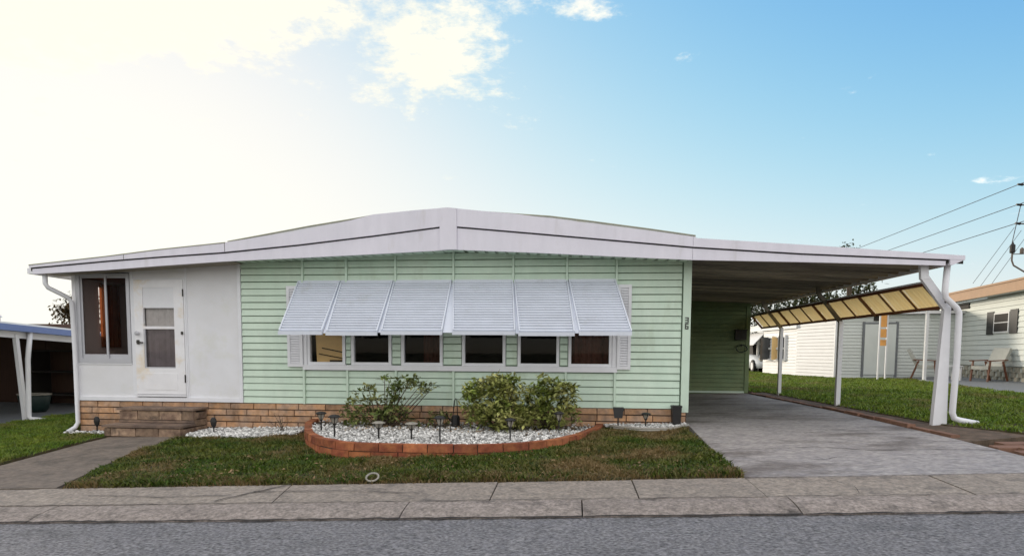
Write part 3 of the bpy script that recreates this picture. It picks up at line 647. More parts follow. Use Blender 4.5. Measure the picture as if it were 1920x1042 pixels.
# fascia boards
def strip(x0, x1, low, high, y0, y1, extra=()):
    xs = sorted({x0, x1, *[p for p, _ in TOP+BAND+BOT if x0 < p < x1], *extra})
    poly = [(x, lerp(x, low)) for x in xs]+[(x, lerp(x, high)) for x in xs[::-1]]
    return MB().prism(poly, 'y', y0, y1)
for a, b in ((-8.62, -1.965), (-1.705, 1.72)):
    part('fascia_upper_board', strip(a, b, BAND, TOP, -.482, -.44), M_fascia, house)
    LB = [(p, z) for p, z in BOT]; HB = [(p, z-.022) for p, z in BAND]
    part('fascia_lower_board', strip(max(a, -8.58), b, LB, HB, -.462, -.43), M_fascia, house)
part('fascia_cap', strip(-1.963, -1.707, BOT, TOP, -.492, -.43), M_fascia, house)
for x in (-5.33, -7.0): part('fascia_seam', MB().box(x-.003, x+.003, -.4845, -.4822, lerp(x, BAND)+.002, lerp(x, TOP)-.004), M_mortar, house)
# roofs
def crown(pts, dz, th): return [(x, lerp(x, TOP)-th) for x, _ in pts]+[(x, z+dz) for x, z in pts[::-1]]
part('roof', MB().prism(crown(CREST, -.012, .12), 'y', -.42, 13.7), M_roof, house)
part('drip_edge', MB().prism([(x, z-.010) for x, z in CREST]+[(x, z+.006) for x, z in CREST[::-1]], 'y', -.432, -.30), M_drip, house)
PT = [(x, z) for x, z in TOP if x <= -5.32]
part('porch_roof', MB().prism(crown(PT, -.014, .05), 'y', -.438, 13.7), M_roof, house)
part('drip_edge', MB().prism([(x, z-.010) for x, z in PT]+[(x, z+.004) for x, z in PT[::-1]], 'y', -.486, -.30), M_drip, house)
part('fascia_shadow_strip', MB().prism([(x, z-.05) for x, z in BAND if x < 1.75]+[(x, z+.02) for x, z in BAND[::-1] if x < 1.75], 'y', -.4435, -.4405), M_dark, house)  # dark strip painting the shadow line below the upper board
# left gutter and downspout
part('gutter', MB().box(-8.70, -8.60, -.43, 13.7, 2.71, 2.80), M_white, house)
part('downspout', MB().tube([(-8.46, -.36, 2.70), (-8.46, -.36, 2.56), (-8.44, -.33, 2.50), (-8.30, -.10, 2.36), (-8.275, -.06, 2.28), (-8.265, -.05, 1.5), (-8.265, -.05, .28), (-8.28, -.10, .2), (-8.33, -.2, .14)], .036, 8), M_white, house, True)

# ------------------------------------------------------------------ carport
carport = thing('carport', 'flat roofed open carport over the concrete driveway with yellow translucent side awning', 'carport', (3.6, 3.4, .45))
CZ = lambda x, b=0: lerp(x, TOP)
part('fascia_upper_board', strip(1.724, 5.39, BAND, TOP, -.482, -.44), M_fascia, carport)
part('fascia_lower_board', strip(1.724, 5.15, BOT, [(p, z-.022) for p, z in BAND], -.462, -.43), M_fascia, carport)
part('fascia_shadow_strip', MB().prism([(x, z-.05) for x, z in BAND if x > 1.7]+[(x, z+.02) for x, z in BAND[::-1] if x > 1.7], 'y', -.4435, -.4405), M_dark, carport)  # painted shadow line carried on along the carport fascia
def redge(y): return 5.32-.034*(y+.45)
# roof pans: each a rib-and-trough run across the carport
y = -.425; k = 0
while y < 7.3:
    y1 = y+.305
    pr_ = [(y+.002, .0), (y+.06, .0), (y+.075, .055), (y1-.02, .055), (y1-.002, .0)]
    zl = lerp(1.80, TOP)-.20; vs = []
    xr = redge(y)
    for x, zz in ((1.80, zl), (xr, lerp(xr, TOP)-.105)):
        for (a, o) in pr_: vs.append((x, a, zz+o))
        for (a, o) in pr_[::-1]: vs.append((x, a, zz+o+.015))
    n = 10
    part('roof_pan', MB().add(vs, [tuple(range(n)), tuple(range(n, 2*n))[::-1]]+[(i, i+n, (i+1) % n+n, (i+1) % n) for i in range(n)]), M_pan, carport)
    y = y1
part('roof_sheet', MB().slabpoly([(1.77, -.437, lerp(1.77, TOP)-.03), (5.36, -.437, lerp(5.36, TOP)-.012), (5.1, 7.4, lerp(5.1, TOP)-.012), (1.77, 7.4, lerp(1.77, TOP)-.03)], .03), M_roof, carport)
# side gutter with a bevelled front end
gm = MB()
gp = [(5.20, 2.742), (5.24, 2.742), (5.385, 2.81), (5.385, 2.872), (5.20, 2.872)]
n = len(gp); gm.add([(x-.034*(y+.46), y, z) for y in (-.478, 7.4) for x, z in gp], [tuple(range(n))[::-1], tuple(range(n, 2*n))]+[(i, (i+1) % n, n+(i+1) % n, n+i) for i in range(n)])
part('gutter', gm, M_fascia, carport)
# eave beam
part('eave_beam', MB().bar((5.26, -.40, 2.80), (5.0, 7.25, 2.80), .05, .09), M_pan, carport)
posts = [(5.34, -.18, .20), (5.20, 2.92, .08), (5.09, 5.96, .072)]
M_post = M_white
for i, (x, y, wd) in enumerate(posts):
    zb = H(x, y); top = 2.20 if i == 0 else 2.14
    if i == 0:
        mb = MB().add([(x-.11, y-.04, zb-.02), (x+.085, y-.04, zb-.02), (x+.085, y+.04, zb-.02), (x-.11, y+.04, zb-.02), (x-.03, y-.04, top), (x+.055, y-.04, top), (x+.055, y+.04, top), (x-.03, y+.04, top)],
                      [(0, 3, 2, 1), (4, 5, 6, 7), (0, 1, 5, 4), (1, 2, 6, 5), (2, 3, 7, 6), (3, 0, 4, 7)])
        p = part('post', mb, M_post, carport)
        part('arm', MB().bar((x+.02, y, top-.04), (4.96, y-.12, 2.60), .105, .06, (0, 1, 0)).bar((4.965, y-.12, 2.57), (4.945, y-.12, 2.80), .105, .06, (0, 1, 0)), M_post, p)
        b_ = part('bolt', MB().lathe([(.02, 0), (.02, .012), (.008, .018)], (0, 0, 0), 8), M_hard, p)
        b_.rotation_euler = (R(90), 0, 0); b_.location = Vector((x-.03, y-.045, 2.26))-WL[p]
    else:
        p = part('post', MB().box(x-wd/2, x+wd/2, y-.04, y+.04, zb-.02, top), M_post, carport)
        part('arm', MB().bar((x, y, top-.02), (x-.46, y-.05, 2.68), .07, .05, (0, 1, 0)).bar((x-.45, y-.05, 2.66), (x-.47, y-.05, 2.79), .07, .05, (0, 1, 0)), M_pan, p)
# downspout at the front post
part('downspout', MB().tube([(5.25, -.33, 2.75), (5.235, -.33, 2.40), (5.25, -.33, 2.31), (5.41, -.31, 2.17), (5.455, -.30, 2.10), (5.465, -.29, 2.0), (5.475, -.28, 1.4), (5.46, -.27, .68), (5.49, -.27, .60), (5.56, -.28, .57), (5.78, -.33, .53)], .042, 8), M_white, carport, True)
# side awning: sloping panels on rafters
aw = part('side_awning', MB().bar((5.04, -.25, 2.505), (4.76, 7.2, 2.505), .035, .04).bar((5.37, -.15, 2.19), (5.06, 7.3, 2.19), .035, .045), M_wood, carport)
tag(aw, 'row of translucent yellow panels sloping outwards on brown rafters')
npn = 12
def AP(s, t): # s along depth, t across slope
    a = Vector((5.05, -.22, 2.515)).lerp(Vector((4.77, 7.2, 2.515)), s); b = Vector((5.38, -.15, 2.20)).lerp(Vector((5.07, 7.3, 2.20)), s)
    return a.lerp(b, t)
for k in range(npn):
    s0, s1 = k/npn, (k+1)/npn-.0008; vs = []; m_ = 12
    for j in range(m_+1):
        s = s0+(s1-s0)*j/m_
        for t in (0.02, .98):
            p = AP(s, t); o = .006 if j % 2 else -.006; vs.append(p+Vector((.6*o, 0, .8*o)))
    part('panel', MB().add(vs, [(2*j, 2*j+2, 2*j+3, 2*j+1) for j in range(m_)]), M_yel, aw)
for k in range(npn+1):
    a, b = AP(k/npn, 0), AP(k/npn, 1); d = Vector((-.03, 0, -.03))
    part('rafter', MB().bar(a+d, b+d, .022 if k % 3 else .045, .025, (0, 1, 0)), M_rafter, aw)
part('awning_flashing', MB().bar((5.03, -.30, 2.54), (4.75, 7.25, 2.54), .04, .022), M_white, aw)

# ------------------------------------------------------------------ storage shed at the back of the carport
shed = thing('storage_shed', 'dark green sided storage shed closing the back of the carport', 'shed', (3.2, 7.6, .45))
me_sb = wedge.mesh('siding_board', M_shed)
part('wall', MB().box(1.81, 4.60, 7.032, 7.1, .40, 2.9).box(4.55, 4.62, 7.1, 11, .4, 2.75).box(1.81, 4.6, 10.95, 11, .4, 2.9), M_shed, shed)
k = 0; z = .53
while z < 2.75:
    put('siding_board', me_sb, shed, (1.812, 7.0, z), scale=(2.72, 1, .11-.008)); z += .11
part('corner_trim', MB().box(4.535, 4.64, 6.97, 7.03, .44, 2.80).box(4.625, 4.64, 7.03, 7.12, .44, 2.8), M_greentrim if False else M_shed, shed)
part('base_trim', MB().box(1.812, 4.534, 6.965, 7.03, .475, .525), M_greentrim, shed)
part('foundation', MB().box(1.83, 4.6, 7.035, 7.09, .36, .47), M_dark, shed)
part('roof', MB().box(1.81, 4.8, 7.5, 11.1, 2.86, 2.92), M_roof, shed)
tag(part('wall_box', MB().box(4.24, 4.52, 6.84, 6.975, 1.86, 2.10).box(4.22, 4.54, 6.82, 6.975, 2.10, 2.13), M_black), 'dark box fixed to the shed wall beside its corner trim', 'box')
hk = thing('hose_hook', 'green hose looped on a hook under the dark wall box', 'hose', (4.42, 6.93, 1.6))
part('hook', MB().bar((4.42, 6.975, 1.70), (4.42, 6.90, 1.70), .02).bar((4.42, 6.905, 1.69), (4.42, 6.905, 1.76), .02), M_hard, hk)
part('hose', MB().tube([(4.42+.14*math.cos(a), 6.92-.004*a, 1.64+.09*math.sin(a)) for a in np.linspace(0, 4*math.pi, 34)], .012, 6), M_tub, hk, True)

# ------------------------------------------------------------------ front steps
steps = thing('front_steps', 'weathered two tread brick steps below the white front door', 'steps', (-6.6, -.4, .15))
me_stb = []
for q in range(4):
    mb = MB(); mb.v = list(me_bricks[q].vertices[i].co[:] for i in range(len(me_bricks[q].vertices))); mb.f = [tuple(p.vertices) for p in me_bricks[q].polygons]
    me_stb.append(mb.mesh('brick', M_stepbrick))
SX0, SX1 = -7.25, -5.98
def brickrow(y, z0, z1, x0, x1, parent, first):
    x = x0-first
    while x < x1:
        wd = random.uniform(.33, .45); a = max(x, x0); b = min(x+wd, x1)
        if b-a > .05: put('brick', random.choice(me_stb), parent, (a+.006, y, z0), scale=(b-a-.012, .8, z1-z0-.012))
        x += wd
part('core', MB().box(SX0+.02, SX1-.02, -.70, -.02, -.05, .29).box(SX0+.02, SX1-.02, -.36, -.02, .29, .51), M_mortar, steps)
brickrow(-.73, .06, .16, SX0, SX1, steps, .1); brickrow(-.73, .165, .30, SX0, SX1, steps, .25)
brickrow(-.39, .39, .54, SX0, SX1, steps, .05)
for y0, y1, z0, z1 in ((-.72, -.36, .06, .16), (-.72, -.36, .165, .285), (-.36, -.02, .165, .285), (-.36, -.02, .06, .16), (-.38, -.02, .29, .40), (-.38, -.02, .405, .515)):
    put('brick', random.choice(me_stb), steps, (SX1, y0+.006, z0), rotz=R(90), scale=(y1-y0-.012, .9, z1-z0-.012))
part('tread', MB().box(SX0-.02, SX1+.015, -.75, -.36, .302, .338), M_tread, steps)
part('tread', MB().box(SX0-.02, SX1+.015, -.42, -.015, .542, .575), M_tread, steps)
part('tread', MB().box(SX0+.0, SX1+.0, -.40, -.36, .345, .38), M_tread, steps)

# ------------------------------------------------------------------ planter
planter = thing('planter', 'curved red brick planter two courses high filled with white pebbles', 'planter', (-1.8, -1.2, .25))
me_rb = []
for q in range(6):
    mb = MB(); mb.v = list(me_bricks[q].vertices[i].co[:] for i in range(len(me_bricks[q].vertices))); mb.f = [tuple(p.vertices) for p in me_bricks[q].polygons]
    me_rb.append(mb.mesh('brick', M_red))
def smooth(poly, n=6):
    out = []
    for i in range(len(poly)-1):
        p0, p1, p2, p3 = (np.array(poly[max(0, min(len(poly)-1, i+d))]) for d in (-1, 0, 1, 2))
        for k in range(n):
            t = k/n; out.append(.5*((2*p1)+(-p0+p2)*t+(2*p0-5*p1+4*p2-p3)*t*t+(-p0+3*p1-3*p2+p3)*t**3))
    out.append(np.array(poly[-1])); return out
PL = smooth(PLANT); seg = [0]
for a, b in zip(PL[:-1], PL[1:]): seg.append(seg[-1]+float(np.linalg.norm(b-a)))
def along(s):
    s = min(max(s, 0), seg[-1]-1e-6)
    for i in range(len(seg)-1):
        if seg[i] <= s <= seg[i+1]:
            return PL[i]+(PL[i+1]-PL[i])*(s-seg[i])/max(seg[i+1]-seg[i], 1e-9)
RIM = .405
for c_ in range(3):
    z1 = RIM-c_*.103; z0 = z1-.103+.011; s = .02+(c_ % 2)*-.12
    while s < seg[-1]:
        curv = s < 2.3 or s > seg[-1]-2.0
        L_ = random.uniform(.17, .22) if curv else random.uniform(.27, .36)
        a, b = along(max(s, 0)+.006), along(s+L_-.006); d = b-a; ln = float(np.linalg.norm(d))
        mid = (a+b)/2
        if z1 > H(*mid)-.0 and ln > .05:
            put('brick', random.choice(me_rb), planter, (a[0]-0*d[0], a[1], z0+random.uniform(-.003, .003)), rotz=math.atan2(d[1], d[0]), scale=(ln, 1.0, z1-z0))
        s += L_
# mortar core behind the bricks
mc = MB(); inn = []
for i, p in enumerate(PL):
    t = PL[min(i+1, len(PL)-1)]-PL[max(i-1, 0)]; t = t/np.linalg.norm(t); nrm = np.array([-t[1], t[0]]); inn.append((p+nrm*.018, p+nrm*.085))
vs = [(o[0], o[1], z) for z in (.0, RIM-.012) for o, _ in inn]+[(q[0], q[1], z) for z in (.0, RIM-.012) for _, q in inn]; n = len(inn)
mc.add(vs, [(i, i+1, n+i+1, n+i) for i in range(n-1)]+[(2*n+i, 3*n+i, 3*n+i+1, 2*n+i+1) for i in range(n-1)]+[(n+i, n+i+1, 3*n+i+1, 3*n+i) for i in range(n-1)])
part('mortar', mc, M_mortar, planter)
def bed(name, poly, z, parent=None):
    bm = bmesh.new(); f = bm.faces.new([bm.verts.new((p[0], p[1], z(p[0], p[1]) if callable(z) else z)) for p in poly]); bmesh.ops.triangulate(bm, faces=[f])
    bmesh.ops.recalc_face_normals(bm, faces=bm.faces); me = bpy.data.meshes.new(name); bm.to_mesh(me); bm.free(); me.materials.append(M_bedsoil); o = put(name, me, parent)
    if parent is None: tag(o, kind='structure')
    return o
bed('soil', [q for _, q in inn]+[(.45, -.0), (-4.1, -.0)], RIM-.045, planter)
LB_ = [(-5.95, -.02), (-5.95, -.62), (-5.80, -.86), (-5.2, -.92), (-4.6, -.92), (-4.16, -.66), (-4.16, -.02)]
RB_ = [(.53, -.02), (.55, -.22), (.85, -.42), (1.2, -.56), (1.55, -.42), (1.76, -.16), (1.76, -.02)]
CB_ = [(-8.25, -.02), (-8.35, -.3), (-7.6, -.42), (-7.27, -.42), (-7.27, -.02)]
for b_ in (LB_, RB_, CB_): bed('bed_soil', b_, lambda x, y: H(x, y)+.012)
ICO = None
def stones(name, poly, n, zf, smin, smax, keep=None, parent=None):
    p = np.array(poly); P = rng.uniform(p.min(0), p.max(0), (n, 2)); P = P[inpoly(P, poly)]
    if keep is not None: P = P[keep(P)]
    bm = bmesh.new(); bmesh.ops.create_icosphere(bm, subdivisions=1, radius=1); base = np.array([v.co[:] for v in bm.verts]); Fi = np.array([[v.index for v in f.verts] for f in bm.faces]); bm.free()
    k = len(P); nb = len(base)
    S = rng.uniform(smin, smax, (k, 1, 1))*rng.uniform(.6, 1.3, (k, 1, 3)); B = base[None]*(1+rng.uniform(-.18, .18, (k, nb, 1)))*S
    a = rng.uniform(0, 6.28, k); ca, sa = np.cos(a)[:, None], np.sin(a)[:, None]
    X = B[:, :, 0]*ca-B[:, :, 1]*sa; Y = B[:, :, 0]*sa+B[:, :, 1]*ca; Z = B[:, :, 2]*.75
    z = np.array([zf(x, y) for x, y in P])+rng.uniform(-.012, .026, k)
    V = np.stack([X+P[:, :1], Y+P[:, 1:], Z+z[:, None]], 2).reshape(-1, 3)
    Fq = (Fi[None]+(np.arange(k)*nb)[:, None, None]).reshape(-1, 3)
    return tag(raw(name, V, Fq, M_gravel, parent), kind='stuff')
inner_poly = [tuple(q) for _, q in inn]+[(.45, -.0), (-4.1, -.0)]
stones('gravel', inner_poly, 17000, lambda x, y: RIM-.035, .009, .023, keep=lambda P: (rng.uniform(0, 1, len(P)) < np.clip((-P[:, 1]-.45)*1.6, .10, 1)), parent=planter)
stones('gravel', LB_, 4200, lambda x, y: H(x, y)+.02, .010, .028, keep=lambda P: rng.uniform(0, 1, len(P)) < .9)
stones('gravel', RB_, 2300, lambda x, y: H(x, y)+.02, .009, .022)
stones('gravel', CB_, 400, lambda x, y: H(x, y)+.015, .014, .03, keep=lambda P: P[:, 1] < -.2)
hz = smooth([(.60, -.30), (.85, -.52), (1.2, -.66), (1.55, -.55), (1.75, -.30)], 5)
tag(part('edging', MB().tube([hp(p[0], p[1], .05) for p in hz], .022, 6).tube([hp(p[0]-.03, p[1]-.05, .035) for p in hz[2:-5]], .014, 6), M_lens), 'grey plastic lawn edging round the small pebble bed by the driveway', 'edging')
tag(part('pipe_ring', MB().tube([(-1.97+.062*math.cos(a), walk_back(-1.97)+.05+.055*math.sin(a), H(-1.97, -3.55)+.055+.03*math.sin(a)) for a in np.linspace(0, 2*math.pi, 17)], .010, 6), M_lens), 'small pale plastic ring lying in the grass at the sidewalk edge', 'ring')

# ------------------------------------------------------------------ path lights
def lantern(h=.30, s=1.0, loc=(0, 0, 0), label='', flat=False):
    t = thing('solar_light', label, 'path light', loc, 'stake lights in the beds by the house')
    x, y, z = loc
    part('stake', MB().tube([(x, y, z-.02), (x, y, z+h*.62)], .011*s, 6), M_black, t)
    b = z+h*.60
    part('lens', MB().lathe([(.018*s, b), (.034*s, b+h*.10), (.050*s, b+h*.27)], (x, y, 0), 8), M_lens, t)
    c = MB()
    for k in range(4):
        a = k*math.pi/2+.4; c.bar((x+.018*s*math.cos(a), y+.018*s*math.sin(a), b), (x+.053*s*math.cos(a), y+.053*s*math.sin(a), b+h*.28), .009)
    part('cage', c.lathe([(.022*s, b-.012), (.024*s, b+.006)], (x, y, 0), 8), M_black, t)
    part('cap', MB().lathe([(.075*s, b+h*.27), (.078*s, b+h*.30), (.05*s, b+h*.36), (.028*s, b+h*.38)], (x, y, 0), 10), M_lens if flat else M_black, t)
    return t
GZ = RIM-.03
lantern(.30, 1.0, (-3.44, -1.42, GZ), 'black lantern stake light at the left curve of the planter, nearer the wall')
lantern(.31, 1.05, (-3.06, -1.90, GZ), 'black lantern stake light at the front left curve of the planter')
lantern(.24, 1.15, (-2.45, -1.96, GZ), 'pale capped stake light in front of the sparse shrub, left of two', True)
lantern(.24, 1.10, (-2.01, -2.0, GZ), 'pale capped stake light in front of the sparse shrub, right of two', True)
lantern(.33, 1.0, (-1.64, -2.0, GZ), 'dark stake light in front of the gap between the two shrubs')
lantern(.31, .9, (-.75, -1.95, GZ), 'black stake light standing in front of the dense rounded shrub')
lantern(.33, .95, (-.15, -1.2, GZ), 'black stake light below the right end of the dense shrub')
lantern(.26, 1.0, (1.12, -.38, H(1.12, -.38)), 'dark lantern stake light in the small pebble bed by the driveway')
def spade_light(loc, label):
    t = thing('solar_light', label, 'path light', loc, 'stake lights in the beds by the house'); x, y, z = loc
    part('stake', MB().tube([(x, y, z-.02), (x, y, z+.13)], .01, 6), M_black, t)
    part('head', MB().lathe([(.012, .11), (.04, .15), (.055, .21), (.045, .26), (.02, .28)], (x, y, z), 8, 1, .6), M_black, t)
    return t
spade_light((-7.75, -.26, H(-7.75, -.26)), 'black bud shaped stake light left of the front steps')
spade_light((-5.55, -.55, H(-5.55, -.55)), 'black bud shaped stake light right of the front steps')
t = thing('flood_light', 'square black solar flood light on a stake against the brick skirt', 'path light', (.72, -.30, H(.72, -.3)))
part('stake', MB().tube([(.72, -.30, .33), (.72, -.30, .55)], .011, 6), M_black, t)
part('panel', MB().add([(.64, -.33, .68), (.80, -.33, .68), (.78, -.35, .53), (.66, -.35, .53), (.64, -.27, .69), (.80, -.27, .69), (.78, -.29, .54), (.66, -.29, .54)], [(0, 3, 2, 1), (4, 5, 6, 7), (0, 1, 5, 4), (1, 2, 6, 5), (2, 3, 7, 6), (3, 0, 4, 7)]), M_black, t)
t = thing('utility_box', 'black planter box at the house corner beside the driveway', 'box', (1.64, -.15, H(1.64, -.15)))
part('body', MB().add([(1.545, -.21, .38), (1.655, -.21, .38), (1.655, -.09, .38), (1.545, -.09, .38), (1.53, -.22, .69), (1.67, -.22, .69), (1.67, -.07, .69), (1.53, -.07, .69)], [(0, 3, 2, 1), (4, 5, 6, 7), (0, 1, 5, 4), (1, 2, 6, 5), (2, 3, 7, 6), (3, 0, 4, 7)]), M_black, t)
part('rim', MB().box(1.525, 1.675, -.225, -.065, .691, .715), M_black, t)
t = thing('watering_can', 'black can with a thin upright handle standing between the shrubs', 'can', (-1.70, -.62, GZ))
part('body', MB().lathe([(.055, 0), (.065, .02), (.062, .17), (.04, .19)], (-1.70, -.62, GZ), 12), M_black, t)
part('handle', MB().tube([(-1.74, -.62, GZ+.17), (-1.72, -.62, GZ+.40), (-1.695, -.62, GZ+.44), (-1.68, -.62, GZ+.40), (-1.67, -.62, GZ+.17)], .007, 6), M_black, t)
part('spout', MB().tube([(-1.75, -.62, GZ+.08), (-1.82, -.62, GZ+.16), (-1.84, -.62, GZ+.25)], .010, 6), M_black, t)

# ------------------------------------------------------------------ plants
def leaves(name, C, D, size, m, parent, aspect=.42, droop=.4):
    """C leaf bases, D leaf directions -> folded diamond leaves, 4 triangles each"""
    k = len(C); D = D/np.linalg.norm(D, axis=1, keepdims=True)
    up_ = np.array([0, 0, 1.])+rng.normal(0, .35, (k, 3)); Sd = np.cross(D, up_); Sd /= np.linalg.norm(Sd, axis=1, keepdims=True)+1e-9; Nn = np.cross(Sd, D)
    L = size*rng.uniform(.6, 1.25, (k, 1)); Wd = L*aspect
    m1 = C+D*L*.5-np.array([0, 0, 1])*L*.06
    V = np.stack([C, m1+Sd*Wd*.5+Nn*L*.07, C+D*L-np.array([0, 0, 1])*L*droop*.4, m1-Sd*Wd*.5+Nn*L*.07, m1], 1).reshape(-1, 3)
    i = np.arange(k)[:, None]*5
    T = np.concatenate([i+np.array([[0, 1, 4]]), i+np.array([[1, 2, 4]]), i+np.array([[2, 3, 4]]), i+np.array([[3, 0, 4]])], 0)
    o = raw(name, V, T, m, None); o.parent = parent
    if parent: o.location = -WL[parent]
    return tag(o, kind='stuff')
def whorls(tips, per, size, m, parent, spread=.06, up_bias=.35):
    tips = np.array(tips); k = len(tips)
    C = np.repeat(tips, per, 0)+rng.normal(0, spread*.35, (k*per, 3)); D = rng.normal(0, 1, (k*per, 3)); D[:, 2] = D[:, 2]*.6+up_bias
    return leaves('foliage', C, D, size, m, parent)
def shrub(label, base, tips_fn, n_stem, per, size, m, group=None, r=.012):
    t = thing('shrub', label, 'shrub', base, group); b = Vector(base); tips = tips_fn(); st = MB()
    tw = [Vector(p) for p in tips]
    for q in random.sample(range(len(tw)), min(n_stem, len(tw))):
        p = tw[q]; mid = b.lerp(p, .5)+Vector((random.uniform(-.06, .06), random.uniform(-.05, .05), -.04))
        st.tube([b+Vector((random.uniform(-.10, .10), random.uniform(-.05, .05), -.03)), mid, p], [r, r*.7, r*.35], 5)
    part('stem', st, M_bark, t); whorls([tuple(p) for p in tw], per, size, m, t); return t
def ell(c, r, n, shell=.45, zlo=-9):
    out = []
    while len(out) < n:
        v = rng.normal(0, 1, 3); v /= np.linalg.norm(v); v *= rng.uniform(shell, 1)**.5
        p = np.array(c)+v*np.array(r)
        if p[2] > zlo: out.append(tuple(p))
    return out
# dense shrub: left mass and looser right arm
shrub('dense rounded green and yellow shrub in the planter below the right windows', (-1.0, -.75, GZ),
      lambda: ell((-1.16, -.80, .82), (.44, .42, .30), 200)+ell((-1.02, -.85, 1.02), (.34, .30, .15), 80)+ell((-1.0, -.90, .58), (.50, .40, .18), 130)+ell((-.62, -.85, .74), (.24, .3, .26), 60), 26, 8, .095, M_leafA)
shrub('looser leggy shrub leaning right out of the dense rounded shrub', (-.30, -.62, GZ),
      lambda: ell((-.30, -.70, 1.00), (.24, .22, .12), 40)+ell((-.10, -.68, .92), (.20, .22, .14), 44)+ell((-.38, -.70, .58), (.38, .30, .16), 70)+ell((-.04, -.66, .74), (.15, .16, .10), 20)+ell((-.46, -.74, .86), (.2, .2, .2), 40)+ell((-.42, -.66, 1.10), (.08, .08, .05), 4)+ell((-.1, -.7, .55), (.25, .2, .12), 26), 26, 8, .095, M_leafA)
def sparse_tips():
    T = []
    for (x, z, k, sx, sz) in ((-3.32, .72, 5, .07, .12), (-3.05, .92, 4, .06, .05), (-2.98, .80, 8, .14, .06), (-2.62, .98, 12, .12, .10), (-2.42, 1.04, 10, .14, .07), (-2.60, .80, 10, .12, .12), (-2.24, 1.03, 6, .09, .04), (-2.14, .95, 6, .07, .05), (-2.95, .56, 26, .25, .12), (-2.50, .56, 26, .25, .12), (-3.2, .52, 16, .16, .10)):
        for _ in range(k): T.append((x+random.gauss(0, sx*.7), -.72+random.gauss(0, .13), z+random.gauss(0, sz*.7)))
    return T
shrub('sparse leggy shrub with open stems in the left half of the planter', (-2.72, -.72, GZ), sparse_tips, 34, 10, .095, M_leafB)
shrub('small low plant between the two big shrubs against the skirt', (-1.95, -.62, GZ), lambda: ell((-1.98, -.64, .55), (.18, .14, .12), 18), 12, 7, .08, M_leafB, None, .007)
shrub('dry brown leafless looking plant in the pebbles against the skirt', (-4.50, -.40, H(-4.5, -.4)), lambda: ell((-4.55, -.42, .46), (.20, .10, .10), 12), 12, 3, .035, M_dry, None, .006)
# low leaf litter in the planter shade
C = np.stack([rng.uniform(-3.3, .2, 900), rng.uniform(-1.35, -.12, 900), rng.uniform(RIM-.03, RIM+.02, 900)], 1)
leaves('leaf_litter', C, rng.normal(0, 1, (900, 3))*np.array([1, 1, .25]), .05, M_dry, None)
C = np.stack([rng.uniform(-5, 1.6, 500), rng.uniform(-3.7, -2.5, 500)], 1); C = C[inpoly(C, front_poly)]
C = np.concatenate([C, Hv(C[:, 0], C[:, 1])[:, None]+.06], 1)
leaves('leaf_litter', C, rng.normal(0, 1, (len(C), 3))*np.array([1, 1, .3]), .045, M_dry, None)

def tree(label, base, h, crown, nclump, per, size, m, cat='tree', group=None):
    """crown: list of ellipsoids (centre offset, radii)"""
    t = thing('tree', label, cat, base, group); b = Vector(base); st = MB()
    top = b+Vector((random.uniform(-.2, .2), 0, h*.72)); st.tube([b-Vector((0, 0, .2)), b.lerp(top, .5)+Vector((random.uniform(-.1, .1), 0, 0)), top], [h*.028, h*.02, h*.010], 7)
    tips = []
    for c, r in crown: tips += ell(tuple(b+Vector(c)), r, int(nclump*len(crown)**-1), .3)
    for q in random.sample(range(len(tips)), min(26, len(tips))):
        p = Vector(tips[q]); a = b.lerp(top, random.uniform(.5, 1)); st.tube([a, a.lerp(p, .5)+Vector((0, 0, random.uniform(-.1, .2))), p], [h*.008, h*.005, h*.002], 5)
    part('trunk', st, M_bark, t)
    tips = np.array(tips); k = len(tips); C = np.repeat(tips, per, 0)+rng.normal(0, size*1.1, (k*per, 3)); D = rng.normal(0, 1, (k*per, 3))
    o = leaves('crown', C, D, size, m, t, .55); return t
tree('brownish tree standing beyond the blue edged carport', (-30.6, 26, .0), 4.8, (((.2, 0, 3.3), (1.3, 1.2, .9)), ((.6, 0, 4.3), (.8, .8, .6)), ((-.4, 0, 3.9), (.5, .6, .3))), 130, 12, .24, M_leafO)
for (x, y, h, lb) in ((11.5, 34, 5.6, 'dark tree seen under the far end of the carport roof'), (15.2, 33, 6.0, 'dark bushy tree seen in the middle of the gap under the carport roof'), (18.8, 35, 6.3, 'dark tree seen through the gap behind the front carport post')):
    tree(lb, (x, y, .5), h, (((0, 0, h*.62), (1.9, 1.6, h*.26)), ((.8, 0, h*.8), (1.2, 1.0, h*.17)), ((-1.1, .2, h*.55), (1.2, 1, h*.2))), 150, 12, .30, M_leafD, group='trees beyond the carport')
tree('slim tree whose twig tips just clear the carport roof', (16.5, 29, .6), 7.3, (((0, 0, 6.4), (.5, .5, .5)), ((-.2, 0, 7.05), (.25, .25, .2))), 40, 8, .2, M_leafD)

# ------------------------------------------------------------------ left neighbour
ln = thing('carport_house', 'low house with a dark open carport and a blue edged white roof', 'house', (-13, 4, .05))
def rz(x, y): return 1.90-.048*(y-1.33)     # roof falls to the back, rises away
ed = [(-10.9, -1.5), (-10.9, 5.5)]
mb = MB()
vsr = [(-10.9, -3, rz(-10.9, -3)), (-10.9, 6, rz(-10.9, 6)), (-17, 6, rz(-17, 6)+.55), (-17, -3, rz(-17, -3)+.55)]
part('roof', MB().slabpoly([(x, y, z+.10) for x, y, z in vsr], .05), M_roof, ln)
for k in range(12):
    x = -11.1-k*.45
    part('roof_rib', MB().add([(x+dx, y, rz(x, y)+.10+(.55*(-10.9-x)/6.1)+dz) for y in (-3, 6) for dx, dz in ((-.03, .0), (.03, .0), (.03, .035), (-.03, .035))], [(0, 1, 2, 3), (4, 7, 6, 5), (0, 4, 5, 1), (1, 5, 6, 2), (2, 6, 7, 3), (3, 7, 4, 0)]), M_roof, ln)
